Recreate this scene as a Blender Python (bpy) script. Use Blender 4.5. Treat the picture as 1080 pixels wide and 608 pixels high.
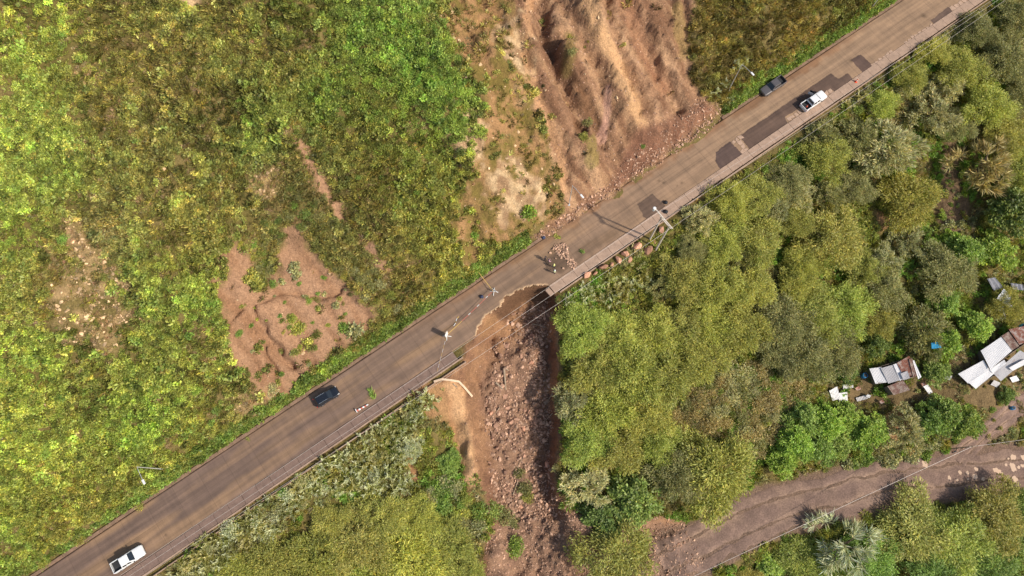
import bpy, bmesh, math, random
import numpy as np
from mathutils import Vector, Matrix

# ------------------------------------------------------------------ camera, light
for o in list(bpy.data.objects): bpy.data.objects.remove(o)
scene = bpy.context.scene
COL = scene.collection
TH = math.radians(17.0); F = 720.0; HC = 117.0
CAM = np.array([0.0, -HC*math.tan(TH), HC])
cd = bpy.data.cameras.new('camera'); cam = bpy.data.objects.new('camera', cd); COL.objects.link(cam)
cd.sensor_fit = 'HORIZONTAL'; cd.sensor_width = 36; cd.lens = 24.0
cd.clip_start = 1.0; cd.clip_end = 3000
cam.location = CAM; cam.rotation_euler = (TH, 0, 0)
scene.camera = cam
SUN_EL = math.radians(41); SUN_DIR = Vector((0.90*math.cos(SUN_EL), -0.436*math.cos(SUN_EL), math.sin(SUN_EL))).normalized()
w = bpy.data.worlds.new('World'); scene.world = w; w.use_nodes = True
nt = w.node_tree; bg = nt.nodes['Background']
sky = nt.nodes.new('ShaderNodeTexSky'); sky.sky_type = 'NISHITA'; sky.sun_disc = False
sky.sun_elevation = SUN_EL; sky.sun_rotation = math.atan2(SUN_DIR.x, SUN_DIR.y)
sky.dust_density = 2.0
nt.links.new(sky.outputs[0], bg.inputs[0]); bg.inputs[1].default_value = 0.15
sl = bpy.data.lights.new('sun', 'SUN'); sl.energy = 4.1; sl.angle = math.radians(1.6); sl.color = (1.0, 0.925, 0.82)
so = bpy.data.objects.new('sun', sl); COL.objects.link(so); so.location = (80, -60, 120)
so.rotation_euler = SUN_DIR.to_track_quat('Z', 'Y').to_euler()
scene.view_settings.view_transform = 'Standard'; scene.view_settings.look = 'None'
scene.view_settings.exposure = 0.08; scene.view_settings.gamma = 1.0; scene.view_settings.use_curve_mapping = False

RNG = np.random.default_rng(7); random.seed(7)

# ------------------------------------------------------------------ pixel <-> world
def ray(px, py):
    a = px-540.0; b = 304.0-py
    return np.array([a, F*math.sin(TH)+b*math.cos(TH), -(F*math.cos(TH)-b*math.sin(TH))])
def unz(px, py, z=0.0):
    r = ray(px, py); return CAM + r*((z-HC)/r[2])
def proj(x, y, z):
    rx = x-CAM[0]; ry = y-CAM[1]; rz = z-CAM[2]
    fw = ry*math.sin(TH)-rz*math.cos(TH); up = ry*math.cos(TH)+rz*math.sin(TH)
    return 540+F*rx/fw, 304-F*up/fw

# ------------------------------------------------------------------ noise
def _h(ix, iy, seed):
    n = (ix*374761393 + iy*668265263 + seed*1274126177) & 0xffffffff
    n = ((n ^ (n >> 13))*1274126177) & 0xffffffff
    return ((n ^ (n >> 16)) & 0xffff)/65535.0
def vn(x, y, seed=0):
    x = np.asarray(x, float); y = np.asarray(y, float)
    ix = np.floor(x).astype(np.int64); iy = np.floor(y).astype(np.int64)
    fx = x-ix; fy = y-iy; fx = fx*fx*fx*(fx*(fx*6-15)+10); fy = fy*fy*fy*(fy*(fy*6-15)+10)
    a = _h(ix, iy, seed); b = _h(ix+1, iy, seed); c = _h(ix, iy+1, seed); d = _h(ix+1, iy+1, seed)
    return (a+(b-a)*fx)*(1-fy)+(c+(d-c)*fx)*fy - 0.5
def fbm(x, y, seed=0, oct=4, gain=0.5):
    v = 0; a = 1.0; f = 1.0
    for i in range(oct):
        v = v+a*vn(x*f+i*17.3, y*f-i*9.1, seed+i); a *= gain; f *= 2.03
    return v
def sst(a, b, x):
    t = np.clip((x-a)/(b-a), 0, 1); return t*t*(3-2*t)
def lin(r, g=None, b=None):
    if g is None: r, g, b = r
    return tuple(((c/255+0.055)/1.055)**2.4 if c > 10 else c/255/12.92 for c in (r, g, b))

# ------------------------------------------------------------------ road frame
L0 = unz(43, 605); DIR = np.array([math.cos(math.radians(35.14)), math.sin(math.radians(35.14))]); NRM = np.array([-DIR[1], DIR[0]])
def sd(x, y): return (x-L0[0])*DIR[0]+(y-L0[1])*DIR[1], (x-L0[0])*NRM[0]+(y-L0[1])*NRM[1]
def fr(s, d): return L0[0]+s*DIR[0]+d*NRM[0], L0[1]+s*DIR[1]+d*NRM[1]
ROADW = 10.0

def base_height(x, y):
    s, d = sd(x, y)
    u = np.maximum(d-0.7, 0); v = np.maximum(-d-ROADW-0.5, 0)
    zu = 0.52*u+0.50*11*(1-np.exp(-u/11))
    und = fbm(x/26, y/26, 3, 3)*5.0+fbm(s/7, d/16, 9, 3)*2.4+(np.abs(fbm((s+0.2*d)/10, d/34, 15, 3))-0.2)*4.0
    zu = zu+und*sst(2, 18, u)
    zu = zu-0.5*np.exp(-((u-0.8)/0.7)**2)*sst(0, 0.3, u)
    zd = -(0.22*v+0.42*13*(1-np.exp(-v/13)))
    zd = zd+(fbm(x/22, y/22, 5, 3)*3.0)*sst(4, 22, v)
    return np.where(d > 0.7, zu, np.where(d < -ROADW-0.5, zd, 0))-0.35*sst(0.9, 0.4, d)*sst(-ROADW-1.2, -ROADW-0.2, d)
def base_hit(px, py, dz=0.0):
    r = ray(px, py); t = np.linspace((70-HC)/r[2], (-70-HC)/r[2], 2400)
    p = CAM[:, None]+r[:, None]*t
    g = p[2]-dz-base_height(p[0], p[1])
    k = np.argmax(g < 0); k = max(k, 1)
    f = g[k-1]/(g[k-1]-g[k]); tt = t[k-1]+(t[k]-t[k-1])*f
    return CAM+r*tt
def bpoly(pts): return np.array([base_hit(*p)[:2] for p in pts])

def seg_dist(X, Y, pts):
    best = np.full(X.shape, 1e9); along = np.zeros(X.shape); acc = 0.0
    for (x0, y0), (x1, y1) in zip(pts[:-1], pts[1:]):
        dx, dy = x1-x0, y1-y0; L2 = dx*dx+dy*dy+1e-9; L = math.sqrt(L2)
        t = np.clip(((X-x0)*dx+(Y-y0)*dy)/L2, 0, 1)
        dd = np.hypot(X-x0-t*dx, Y-y0-t*dy); m = dd < best
        best = np.where(m, dd, best); along = np.where(m, acc+t*L, along); acc += L
    return best, along/max(acc, 1e-9)
def inside(X, Y, pts):
    r = np.zeros(X.shape, bool); n = len(pts)
    for i in range(n):
        x0, y0 = pts[i]; x1, y1 = pts[(i+1) % n]
        c = ((y0 > Y) != (y1 > Y)) & (X < (x1-x0)*(Y-y0)/(y1-y0+1e-12)+x0); r ^= c
    return r
def sdist(X, Y, pts):          # positive inside
    d, _ = seg_dist(X, Y, list(map(tuple, pts))+[tuple(pts[0])])
    return np.where(inside(X, Y, pts), d, -d)

# ------------------------------------------------------------------ terrain heights
STEP = 0.40
gx = np.arange(-118, 152, STEP); gy = np.arange(-80, 104, STEP)
GX, GY = np.meshgrid(gx, gy); HZ = base_height(GX, GY)
GS, GD = sd(GX, GY)
PXB, PYB = proj(GX, GY, HZ)         # base-surface pixel coordinates used to lay out features

RIM = [(584.5, 311), (582.5, 304.5), (577, 301.5), (569, 301), (560.4, 301.7), (552, 304), (543.7, 308), (538, 312), (532.6, 314.4), (529, 319), (527, 323.7),
       (524, 326.5), (518, 329), (512, 334), (508, 339), (504.8, 344), (503, 350), (502, 355), (500, 361), (496, 366.3), (489, 377.4)]
BITE_W = [tuple(unz(*p)[:2]) for p in RIM]
BITE_POLY = BITE_W+[tuple(unz(495, 400)[:2]), tuple(unz(560, 380)[:2]), tuple(unz(600, 335)[:2])]
BITE_POLY = np.array(BITE_POLY)
CHUTE = np.array(BITE_W+[tuple(p) for p in bpoly([(482, 386), (474, 402), (484, 430), (490, 460), (496, 500), (506, 540), (515, 570), (530, 625), (650, 625), (625, 580), (604, 550),
                 (590, 530), (586, 500), (591, 460), (592, 420), (590, 380), (588, 350), (590, 325)])])
nz = fbm(GX/2.2, GY/2.2, 21, 3)
D_ch = sdist(GX, GY, CHUTE)+nz*0.7*sst(-ROADW+2, -ROADW-6, GD)
vdn = np.maximum(-GD-ROADW, 0)
depth = 4.6-3.0*sst(4, 48, vdn)
lft = sst(3.0, -3.0, (GX-0.6)+0.02*GY)
kb_ = sst(-ROADW+2.5, -ROADW-4.5, GD); wid = (1.15+0.9*lft)*(1-kb_)+(1.9+2.6*lft)*kb_
base_ch = HZ
cut = depth*sst(0, 1, np.clip(D_ch/wid, 0, 1))
# under the bite the floor also follows the outer slope downwards
HZ = HZ-cut*(1+0.10*fbm(GX/3, GY/3, 31, 3))
HZ = HZ+sst(0.2, 2, D_ch)*sst(-ROADW+7, -ROADW+4, GD)*((np.abs(fbm(GX/1.9, GY/1.9, 33, 4, 0.62))-0.2)*1.3)
inb = sst(0.3, 5.0, D_ch)*sst(-1.0, -9.0, GD)*sst(-15.0, -11.0, GD)
HZ = HZ-inb*1.6

def carve(px_pts, width, dep, taper=(0.1, 0.9), wob=0.6):
    global HZ
    P = bpoly(px_pts)
    wx = GX+fbm(GX/3.1, GY/3.1, 41, 2)*wob*2; wy = GY+fbm(GX/3.1, GY/3.1, 47, 2)*wob*2
    d, t = seg_dist(wx, wy, P)
    k = sst(0, taper[0], t)*(1-sst(taper[1], 1.0, t)*0.8) if taper else 1
    HZ = HZ-dep*np.exp(-(d/width)**2)*k
# main scar: gullies, ridges and the toe cone
SCAR = np.array(bpoly([(528, -30), (740, -30), (728, 40), (728, 80), (758, 118), (700, 166), (615, 228), (594, 216), (588, 180), (560, 110), (546, 40)]))
D_sc = sdist(GX, GY, SCAR)+fbm(GX/4, GY/4, 61, 3)*2.2
msc = sst(-1, 3.5, D_sc)
fx_, fy_ = GS+0.25*GD, GD
rid = np.abs(fbm((fx_+fbm(GX/9, GY/9, 71, 2)*3)/4.2, fy_/22, 73, 3))
HZ = HZ-msc*sst(2, 10, GD)*(0.4+0.6*(rid-0.3))
rid2 = np.abs(fbm((GS+0.3*GD+fbm(GX/4, GY/4, 72, 2)*2.0)/0.95, GD/8.5, 74, 4, 0.6))
HZ = HZ+msc*sst(2, 8, GD)*(rid2-0.2)*1.35
blk = np.abs(fbm(GX/2.4, GY/2.4, 76, 4, 0.6)); HZ = HZ+msc*(0.22-blk)*1.2+msc*fbm(GX/0.9, GY/0.9, 77, 2)*0.35
for pts, wd, dp in [([(566, -25), (572, 30), (588, 72), (604, 108), (622, 148)], 1.5, 3.4),
                    ([(600, 60), (618, 95), (632, 130), (636, 165)], 1.5, 2.2),
                    ([(634, -25), (650, 40), (668, 92), (684, 130)], 1.3, 2.4),
                    ([(652, -25), (690, 60), (720, 120)], 1.6, 1.6),
                    ([(612, -25), (640, 50), (662, 100), (672, 128)], 2.4, -2.2),
                    ([(590, 40), (612, 80), (624, 112)], 2.2, -2.4),
                    ([(545, 30), (562, 95), (588, 150), (598, 195)], 1.6, 1.5),
                    ([(612, 130), (626, 160), (628, 190)], 2.4, -1.4)]:
    carve(pts, wd, dp)
TOE = np.array(bpoly([(668, 128), (700, 120), (745, 100), (765, 122), (725, 152), (672, 192), (640, 214), (600, 236), (560, 256), (566, 246), (612, 214), (640, 190)]))
D_to = sdist(GX, GY, TOE)
HZ = np.where(GD > 0.4, HZ+sst(-0.5, 3.5, D_to)*(1.1+fbm(GX/1.6, GY/1.6, 83, 3)*0.8), HZ)
# rocky ribs left of the scar
RIBS = np.array(bpoly([(465, -30), (545, -30), (562, 110), (592, 180), (600, 222), (560, 246), (490, 280), (470, 240), (500, 150), (505, 90), (478, 40)]))
D_ri = sdist(GX, GY, RIBS)+fbm(GX/4, GY/4, 63, 3)*3
mri = sst(-1, 3, D_ri)
HZ = HZ+mri*sst(2, 8, GD)*(np.abs(fbm((fx_+fbm(GX/7, GY/7, 75, 2)*3)/3.4, fy_/13, 79, 3))*3.6-1.0+fbm(GX/1.1, GY/1.1, 85, 2)*0.6)
# left scar rills
LSC = [(249, 262), (262, 274), (268, 300), (285, 300), (296, 262), (300, 240), (315, 238), (322, 256), (335, 274), (356, 292), (372, 302), (396, 332), (389, 346), (353, 375), (322, 404),
       (288, 424), (264, 402), (236, 350), (227, 300), (238, 272)]
D_l = sdist(GX, GY, bpoly(LSC))+fbm(GX/3, GY/3, 65, 3)*1.6
mls = sst(-0.6, 1.6, D_l)
HZ = HZ-mls*0.8+mls*fbm((GS)/1.6, GD/6, 87, 3)*0.5
for pts, wd, dp in [([(266, 312), (272, 335), (284, 362), (294, 380), (306, 396)], 0.7, 2.4), ([(262, 338), (275, 365), (284, 398)], 0.5, 1.6),
                    ([(232, 350), (258, 318), (290, 310), (340, 304), (372, 302)], 0.45, 1.2), ([(300, 345), (330, 372)], 0.5, 0.5), ([(320, 300), (345, 330), (362, 350)], 0.7, 0.4),
                    ([(216, 368), (228, 348), (232, 330)], 0.5, 0.8)]:
    carve(pts, wd, dp, wob=0.9)
carve([(320, 150), (338, 192), (368, 238), (405, 280)], 1.0, 0.5)
carve([(305, 200), (296, 225), (276, 262), (272, 300)], 1.6, 1.4)          # bushy gully above the left scar
carve([(455, 130), (480, 190), (496, 230), (500, 275)], 1.2, 1.2)
carve([(728, 20), (722, 70), (745, 108)], 1.0, 1.0)
# hollows below the road left of the chute
carve([(474, 440), (482, 470), (478, 500)], 2.0, 2.2, wob=0.3)
carve([(437, 470), (432, 500)], 1.4, 1.0, wob=0.3)
carve([(1005, 150), (985, 200), (990, 250)], 3.0, 1.6)
carve([(820, 250), (900, 270), (960, 250)], 2.5, 1.5)
# lower dirt road bed
LR_PX = [(640, 640), (690, 600), (745, 573), (804, 544), (880, 522), (943, 508), (995, 502), (1080, 495), (1200, 488)]
LRb = np.array([base_hit(*p) for p in LR_PX])
tt = np.arange(len(LRb)); cf = np.polyfit(tt, LRb[:, 2], 2); LRz = np.polyval(cf, tt)
LRw = np.array([unz(p[0], p[1], z)[:2] for p, z in zip(LR_PX, LRz)])
def dense(pts, n=12):
    pts = np.array(pts, float); out = []
    for i in range(len(pts)-1):
        p0 = pts[max(i-1, 0)]; p1 = pts[i]; p2 = pts[i+1]; p3 = pts[min(i+2, len(pts)-1)]
        for k in range(n):
            t = k/n; out.append(0.5*((2*p1)+(-p0+p2)*t+(2*p0-5*p1+4*p2-p3)*t*t+(-p0+3*p1-3*p2+p3)*t**3))
    out.append(pts[-1]); return np.array(out)
LR3 = dense(np.column_stack([LRw, LRz]), 14)
d_lr, t_lr = seg_dist(GX, GY, LR3[:, :2])
idx = np.linspace(0, 1, len(LR3)); seglen = np.r_[0, np.cumsum(np.hypot(*np.diff(LR3[:, :2], axis=0).T))]; seglen /= seglen[-1]
z_lr = np.interp(t_lr, seglen, LR3[:, 2])
HZ = HZ+(z_lr-HZ)*(1-sst(4.3, 9.0, d_lr))
# the rubble fan on top of the lower road's end
FAN = np.array(bpoly([(500, 640), (512, 575), (520, 545), (560, 535), (592, 532), (630, 536), (700, 540), (722, 550), (742, 592), (716, 640)]))
D_fan = sdist(GX, GY, FAN)+fbm(GX/3, GY/3, 67, 3)*2
HZ = HZ+sst(0, 4, D_fan)*(0.7+fbm(GX/4, GY/4, 91, 4)*1.6)
# side path up from the lower road, shack yard
SP_PX = [(1016, 486), (1034, 466), (1052, 447), (1090, 420)]
SPw = dense(np.array([base_hit(*p) for p in SP_PX]), 8)
# small scale roughness
HZ = HZ+fbm(GX/2.6, GY/2.6, 95, 4)*0.55*(sst(1.0, 4, GD)+sst(-ROADW-1.5, -ROADW-4, GD))*(sst(4.5, 7, d_lr))
carve([(500, 372), (506, 395), (500, 425), (503, 470)], 0.6, 0.7, wob=0.8); carve([(492, 378), (490, 405), (496, 450), (502, 500)], 0.9, -0.8, wob=0.6); carve([(514, 340), (520, 352), (524, 372)], 0.6, 0.8, wob=0.8); carve([(530, 318), (538, 330), (540, 345)], 0.6, 0.7, wob=0.8)
# loose clods on the chute floor
mch = sst(0.5, 3, D_ch)*sst(-ROADW+4, -ROADW+1, GD)
HZ = HZ+mch*fbm(GX/1.2, GY/1.2, 97, 3)*0.15
# keep the ground below the road slab
inroad = (GD < 0.75) & (GD > -ROADW-0.45) & (D_ch < 0.0)
HZ = np.where(inroad, np.minimum(HZ, -0.34), HZ)

# debris spilling over the uphill road edge below the main slide
s0_, s1_ = sd(*unz(562, 254)[:2])[0], sd(*unz(758, 120)[:2])[0]
msp = sst(s0_-2, s0_+3, GS)*sst(s1_+2, s1_-3, GS)
edge_ = GD+fbm(GX/2.0, GY/2.0, 141, 4)*1.9+0.35
HZ = np.where((msp > 0.05) & (GD < 2.2) & (GD > -2.0), np.maximum(HZ, (-0.16+0.62*sst(-0.5, 1.4, edge_)+fbm(GX/0.8, GY/0.8, 143, 2)*0.12*sst(-0.2, 0.4, edge_))*msp-0.34*(1-msp)), HZ)

def zat(x, y):
    fx = np.clip((np.asarray(x)-gx[0])/STEP, 0, len(gx)-1.001); fy = np.clip((np.asarray(y)-gy[0])/STEP, 0, len(gy)-1.001)
    ix = fx.astype(int); iy = fy.astype(int); fx = fx-ix; fy = fy-iy
    return (HZ[iy, ix]*(1-fx)+HZ[iy, ix+1]*fx)*(1-fy)+(HZ[iy+1, ix]*(1-fx)+HZ[iy+1, ix+1]*fx)*fy
def grid_at(A, x, y):
    return A[np.clip(np.rint((y-gy[0])/STEP).astype(int), 0, len(gy)-1), np.clip(np.rint((x-gx[0])/STEP).astype(int), 0, len(gx)-1)]
def hit(px, py, dz=0.0):
    r = ray(px, py); t = np.linspace((65-HC)/r[2], (-60-HC)/r[2], 2600)
    p = CAM[:, None]+r[:, None]*t
    g = p[2]-dz-zat(p[0], p[1]); k = max(int(np.argmax(g < 0)), 1)
    f = g[k-1]/(g[k-1]-g[k]); q = CAM+r*(t[k-1]+(t[k]-t[k-1])*f)
    return q
def ground(px, py, dz=0.0):
    q = hit(px, py, dz); return Vector((q[0], q[1], float(zat(q[0], q[1]))))

PX, PY = proj(GX, GY, HZ)

# ------------------------------------------------------------------ surface zones (in the ground plan, traced from the photograph)
def pmask(pts, soft=5.0, rough=7.0, seed=101):
    d = sdist(PX, PY, np.array(pts, float))+fbm(GX/1.8, GY/1.8, seed, 4)*rough
    return sst(-soft, soft, d)
M_scar = pmask([(534, -60), (736, -60), (728, 40), (726, 80), (760, 116), (700, 168), (612, 232), (566, 256), (560, 250), (592, 222), (588, 180), (566, 120), (548, 50)], 3, 9)
M_rib = pmask([(468, -60), (540, -60), (566, 120), (592, 180), (600, 222), (556, 248), (486, 282), (476, 240), (500, 165), (508, 100), (476, 50)], 6, 14)
M_left = pmask(LSC, 6, 15, 102)
M_track = 1-sst(3, 7, seg_dist(PX, PY, [(317, 150), (338, 192), (352, 218), (372, 240), (410, 285)])[0]+fbm(GX/1.5, GY/1.5, 103, 3)*8)*0.95
M_chute = pmask([(584, 300), (592, 330), (588, 360), (592, 400), (592, 450), (588, 500), (592, 535), (640, 545), (700, 545), (724, 552), (744, 592), (720, 660), (500, 660), (504, 600), (520, 548),
                 (500, 500), (488, 450), (474, 410), (462, 404), (484, 382), (490, 370), (500, 340), (540, 300)], 3, 7)
M_lr = 1-sst(4.4, 5.6, d_lr+fbm(GX/2, GY/2, 105, 3)*1.4)
d_sp, _ = seg_dist(GX, GY, SPw[:, :2])
M_sp = 1-sst(2.0, 3.2, d_sp+fbm(GX/2, GY/2, 107, 3)*1.4)
M_yard = pmask([(872, 412), (915, 388), (960, 385), (985, 402), (1010, 372), (1060, 352), (1110, 350), (1110, 440), (1040, 430), (985, 428), (960, 440), (930, 432), (895, 428)], 4, 10)
M_gul = pmask([(998, 148), (1012, 150), (1010, 190), (1022, 225), (1010, 262), (985, 238), (984, 195)], 4, 12)
M_hol = np.maximum.reduce([pmask([(468, 412), (492, 402), (496, 470), (500, 520), (492, 520), (482, 470), (474, 440)], 3, 5), pmask([(430, 484), (440, 482), (440, 508), (428, 506)], 2, 4),
                           pmask([(425, 418), (460, 402), (476, 408), (474, 440), (455, 440)], 4, 10)*0.8, pmask([(925, 222), (945, 228), (950, 246), (930, 244)], 3, 6), pmask([(918, 440), (950, 428), (965, 452), (940, 470)], 3, 6),
                           pmask([(922, 330), (940, 328), (938, 345), (924, 346)], 3, 6)])
M_rock = np.maximum.reduce([pmask([(185, -10), (212, -8), (216, 14), (200, 12)], 2, 5), pmask([(520, 170), (572, 188), (566, 225), (528, 236), (518, 205)], 6, 34), pmask([(532, 20), (548, 15), (562, 70), (556, 100), (538, 60)], 6, 24),
                            pmask([(478, 160), (496, 120), (505, 150), (482, 200)], 6, 24)])
M_dry = np.maximum.reduce([pmask([(55, 315), (92, 285), (128, 292), (140, 330), (120, 365), (70, 360)], 8, 22), pmask([(60, 225), (80, 232), (125, 285), (105, 296), (78, 262)], 4, 14),
                           pmask([(258, 180), (300, 162), (308, 190), (270, 215)], 5, 16)*0.8, pmask([(245, 420), (290, 410), (300, 436), (262, 450)], 5, 14)*0.7])
bare = np.maximum.reduce([M_scar, M_left, M_track*0.7, M_chute, M_lr, M_sp, M_yard*0.55, M_gul*0.75, M_hol])
bare = np.where((GD < 1.6) & (GD > -ROADW-0.6), 1, bare)
# ground colours
n1 = fbm(GX/6, GY/6, 111, 4); n2 = fbm(GX/1.1, GY/1.1, 113, 3); n3 = fbm((GS+fbm(GX/6, GY/6, 121, 2)*2)/1.3, GD/14, 115, 4)
def C3(c): return np.array(lin(*c))
def mix(A, B, m): return A*(1-m[..., None])+B*m[..., None]
Z1 = np.zeros(GX.shape+(3,))
col = Z1+C3((98, 90, 48))
col = mix(col, Z1+C3((116, 102, 62)), np.clip(0.4+n1*1.6, 0, 1))
soil = mix(Z1+C3((156, 121, 93)), Z1+C3((130, 98, 76)), np.clip(0.5+n1*1.5+n2*0.5, 0, 1))
soil = mix(soil, Z1+C3((178, 142, 110)), np.clip(n3*2.0, 0, 0.8))
soil = mix(soil, Z1+C3((112, 80, 58)), np.clip(-n3*1.8, 0, 0.7))
n6 = fbm((GS+0.3*GD+fbm(GX/3, GY/3, 123, 2)*1.2)/0.9, GD/11, 117, 3); soil = mix(soil, Z1+C3((118, 86, 64)), np.clip(n6*2.2, 0, 0.55)); soil = mix(soil, Z1+C3((178, 142, 106)), np.clip(-n6*1.8, 0, 0.45))
col = mix(col, soil, M_scar)
col = mix(col, mix(Z1+C3((158, 122, 84)), Z1+C3((112, 98, 50)), np.clip(0.5+n2*1.5+n1, 0, 1)), M_rib*(1-M_scar))
col = mix(col, Z1+C3((158, 123, 95)), np.maximum(M_left, M_track)); col = mix(col, Z1+C3((136, 101, 74)), M_left*np.clip(0.2+n3*2, 0, 0.8))
col = mix(col, mix(Z1+C3((156, 118, 86)), Z1+C3((120, 88, 68)), np.clip(0.6+n1*1.2+n2*0.8, 0, 1)), M_chute)
floor_ = M_chute*sst(2.5, 5.5, D_ch)*sst(-ROADW+1, -ROADW-3, GD)
col = mix(col, mix(Z1+C3((126, 98, 80)), Z1+C3((150, 118, 94)), np.clip(0.5+n2, 0, 1)), np.maximum(floor_, sst(0, 3, D_fan)*M_chute))
col = mix(col, Z1+C3((122, 100, 84)), np.maximum(M_lr, M_sp)); col = mix(col, Z1+C3((120, 96, 76)), np.maximum(M_yard*0.6, M_gul)*0.8); col = mix(col, Z1+C3((166, 126, 90)), M_hol)
col = mix(col, mix(Z1+C3((192, 164, 126)), Z1+C3((150, 120, 90)), np.clip(0.5+n2*2, 0, 1)), M_rock)
col = mix(col, Z1+C3((166, 138, 100)), M_dry*np.clip(0.35+n2*1.6, 0, 0.8))
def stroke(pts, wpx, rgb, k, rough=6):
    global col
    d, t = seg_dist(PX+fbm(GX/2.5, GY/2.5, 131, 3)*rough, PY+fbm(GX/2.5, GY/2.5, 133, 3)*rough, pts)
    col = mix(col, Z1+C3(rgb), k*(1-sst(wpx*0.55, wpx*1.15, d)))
stroke([(612, -20), (630, 30), (650, 70), (668, 108), (678, 132)], 9, (196, 156, 114), 0.75); stroke([(560, -20), (556, 60), (568, 110), (588, 150), (597, 200)], 5, (190, 146, 106), 0.6)
stroke([(570, -20), (578, 40), (592, 80)], 6, (112, 82, 62), 0.65); stroke([(604, 40), (600, 60), (596, 80)], 7, (118, 104, 58), 0.6); stroke([(604, 85), (616, 110), (632, 140), (612, 132)], 9, (112, 82, 58), 0.55); stroke([(628, 148), (624, 175)], 6, (138, 124, 70), 0.6)
stroke([(644, 96), (640, 125), (636, 150)], 5, (184, 142, 124), 0.6); stroke([(655, -20), (675, 40), (700, 90)], 12, (150, 106, 78), 0.5); stroke([(716, 10), (722, 60)], 7, (150, 128, 78), 0.5); stroke([(692, 132), (706, 128)], 9, (186, 146, 112), 0.6)
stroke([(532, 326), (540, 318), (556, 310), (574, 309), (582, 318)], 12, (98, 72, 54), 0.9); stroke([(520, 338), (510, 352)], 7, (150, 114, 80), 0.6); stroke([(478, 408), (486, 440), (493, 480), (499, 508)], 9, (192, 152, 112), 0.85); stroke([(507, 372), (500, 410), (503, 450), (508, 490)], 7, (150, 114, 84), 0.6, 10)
toe_ = sst(0, 2, D_to)*(GD > 0.5); col = mix(col, mix(Z1+C3((130, 92, 72)), Z1+C3((108, 76, 60)), np.clip(0.5+n2*1.5, 0, 1)), toe_*0.85)

# ------------------------------------------------------------------ materials
MATS = {}
def newmat(name):
    m = bpy.data.materials.new(name); m.use_nodes = True; t = m.node_tree
    for n in list(t.nodes): t.nodes.remove(n)
    out = t.nodes.new('ShaderNodeOutputMaterial'); MATS[name] = m
    return m, t, out
def N(t, typ, **kw):
    n = t.nodes.new(typ)
    for k, v in kw.items(): setattr(n, k, v)
    return n
def mulcol(t, a, b, fac=1.0, typ='MULTIPLY'):
    m = N(t, 'ShaderNodeMix', data_type='RGBA', blend_type=typ); m.inputs[0].default_value = fac
    for s, v in ((6, a), (7, b)):
        if hasattr(v, 'is_linked') or hasattr(v, 'links'): t.links.new(v, m.inputs[s])
        else: m.inputs[s].default_value = v if len(v) == 4 else (*v, 1)
    return m
def ramp(t, fac, stops):
    r = N(t, 'ShaderNodeValToRGB'); e = r.color_ramp.elements
    while len(e) < len(stops): e.new(0.5)
    for k, (p, c) in enumerate(stops): e[k].position = p; e[k].color = (*c, 1) if len(c) == 3 else c
    t.links.new(fac, r.inputs[0]); return r
def noise(t, scale, detail=6, rough=0.6, vec=None, dim='3D'):
    n = N(t, 'ShaderNodeTexNoise'); n.inputs['Scale'].default_value = scale; n.inputs['Detail'].default_value = detail; n.inputs['Roughness'].default_value = rough
    if vec is None:
        g = N(t, 'ShaderNodeNewGeometry'); vec = g.outputs['Position']
    t.links.new(vec, n.inputs['Vector']); return n
def surf_mat(name, color=None, attr=None, rough=0.9, var=0.35, nscale=3.0, bump=0.3, bdist=0.05, bscale=8.0, spec=0.2, metal=0.0, obj=False, fine=None):
    m, t, out = newmat(name); b = N(t, 'ShaderNodeBsdfPrincipled'); t.links.new(b.outputs[0], out.inputs[0])
    b.inputs['Roughness'].default_value = rough; b.inputs['Specular IOR Level'].default_value = spec; b.inputs['Metallic'].default_value = metal
    vec = None
    if obj: vec = N(t, 'ShaderNodeTexCoord').outputs['Object']
    n = noise(t, nscale, vec=vec)
    lo, hi = 1-var, 1+var
    r = ramp(t, n.outputs[0], [(0.25, (lo, lo, lo)), (0.75, (hi, hi*0.99, hi*0.97))])
    if attr: src = N(t, 'ShaderNodeAttribute', attribute_name=attr).outputs['Color']
    else: src = color
    mm = mulcol(t, src, r.outputs[0])
    last = mm.outputs[2]
    if fine:
        n4 = noise(t, fine, detail=3, vec=vec); r4 = ramp(t, n4.outputs[0], [(0.3, (0.72,)*3), (0.7, (1.25,)*3)]); last = mulcol(t, last, r4.outputs[0]).outputs[2]
    t.links.new(last, b.inputs['Base Color'])
    if bump:
        n5 = noise(t, bscale, detail=8, rough=0.65, vec=vec); bp = N(t, 'ShaderNodeBump'); bp.inputs['Strength'].default_value = bump; bp.inputs['Distance'].default_value = bdist
        t.links.new(n5.outputs[0], bp.inputs['Height']); t.links.new(bp.outputs[0], b.inputs['Normal'])
    return m
def plain(name, color, rough=0.5, metal=0.0, spec=0.5, var=0.12, obj=True, coat=0.0, alpha=None):
    m = surf_mat(name, color, rough=rough, metal=metal, spec=spec, var=var, nscale=2.5, bump=0, obj=obj)
    if coat: m.node_tree.nodes['Principled BSDF'].inputs['Coat Weight'].default_value = coat
    return m
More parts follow.
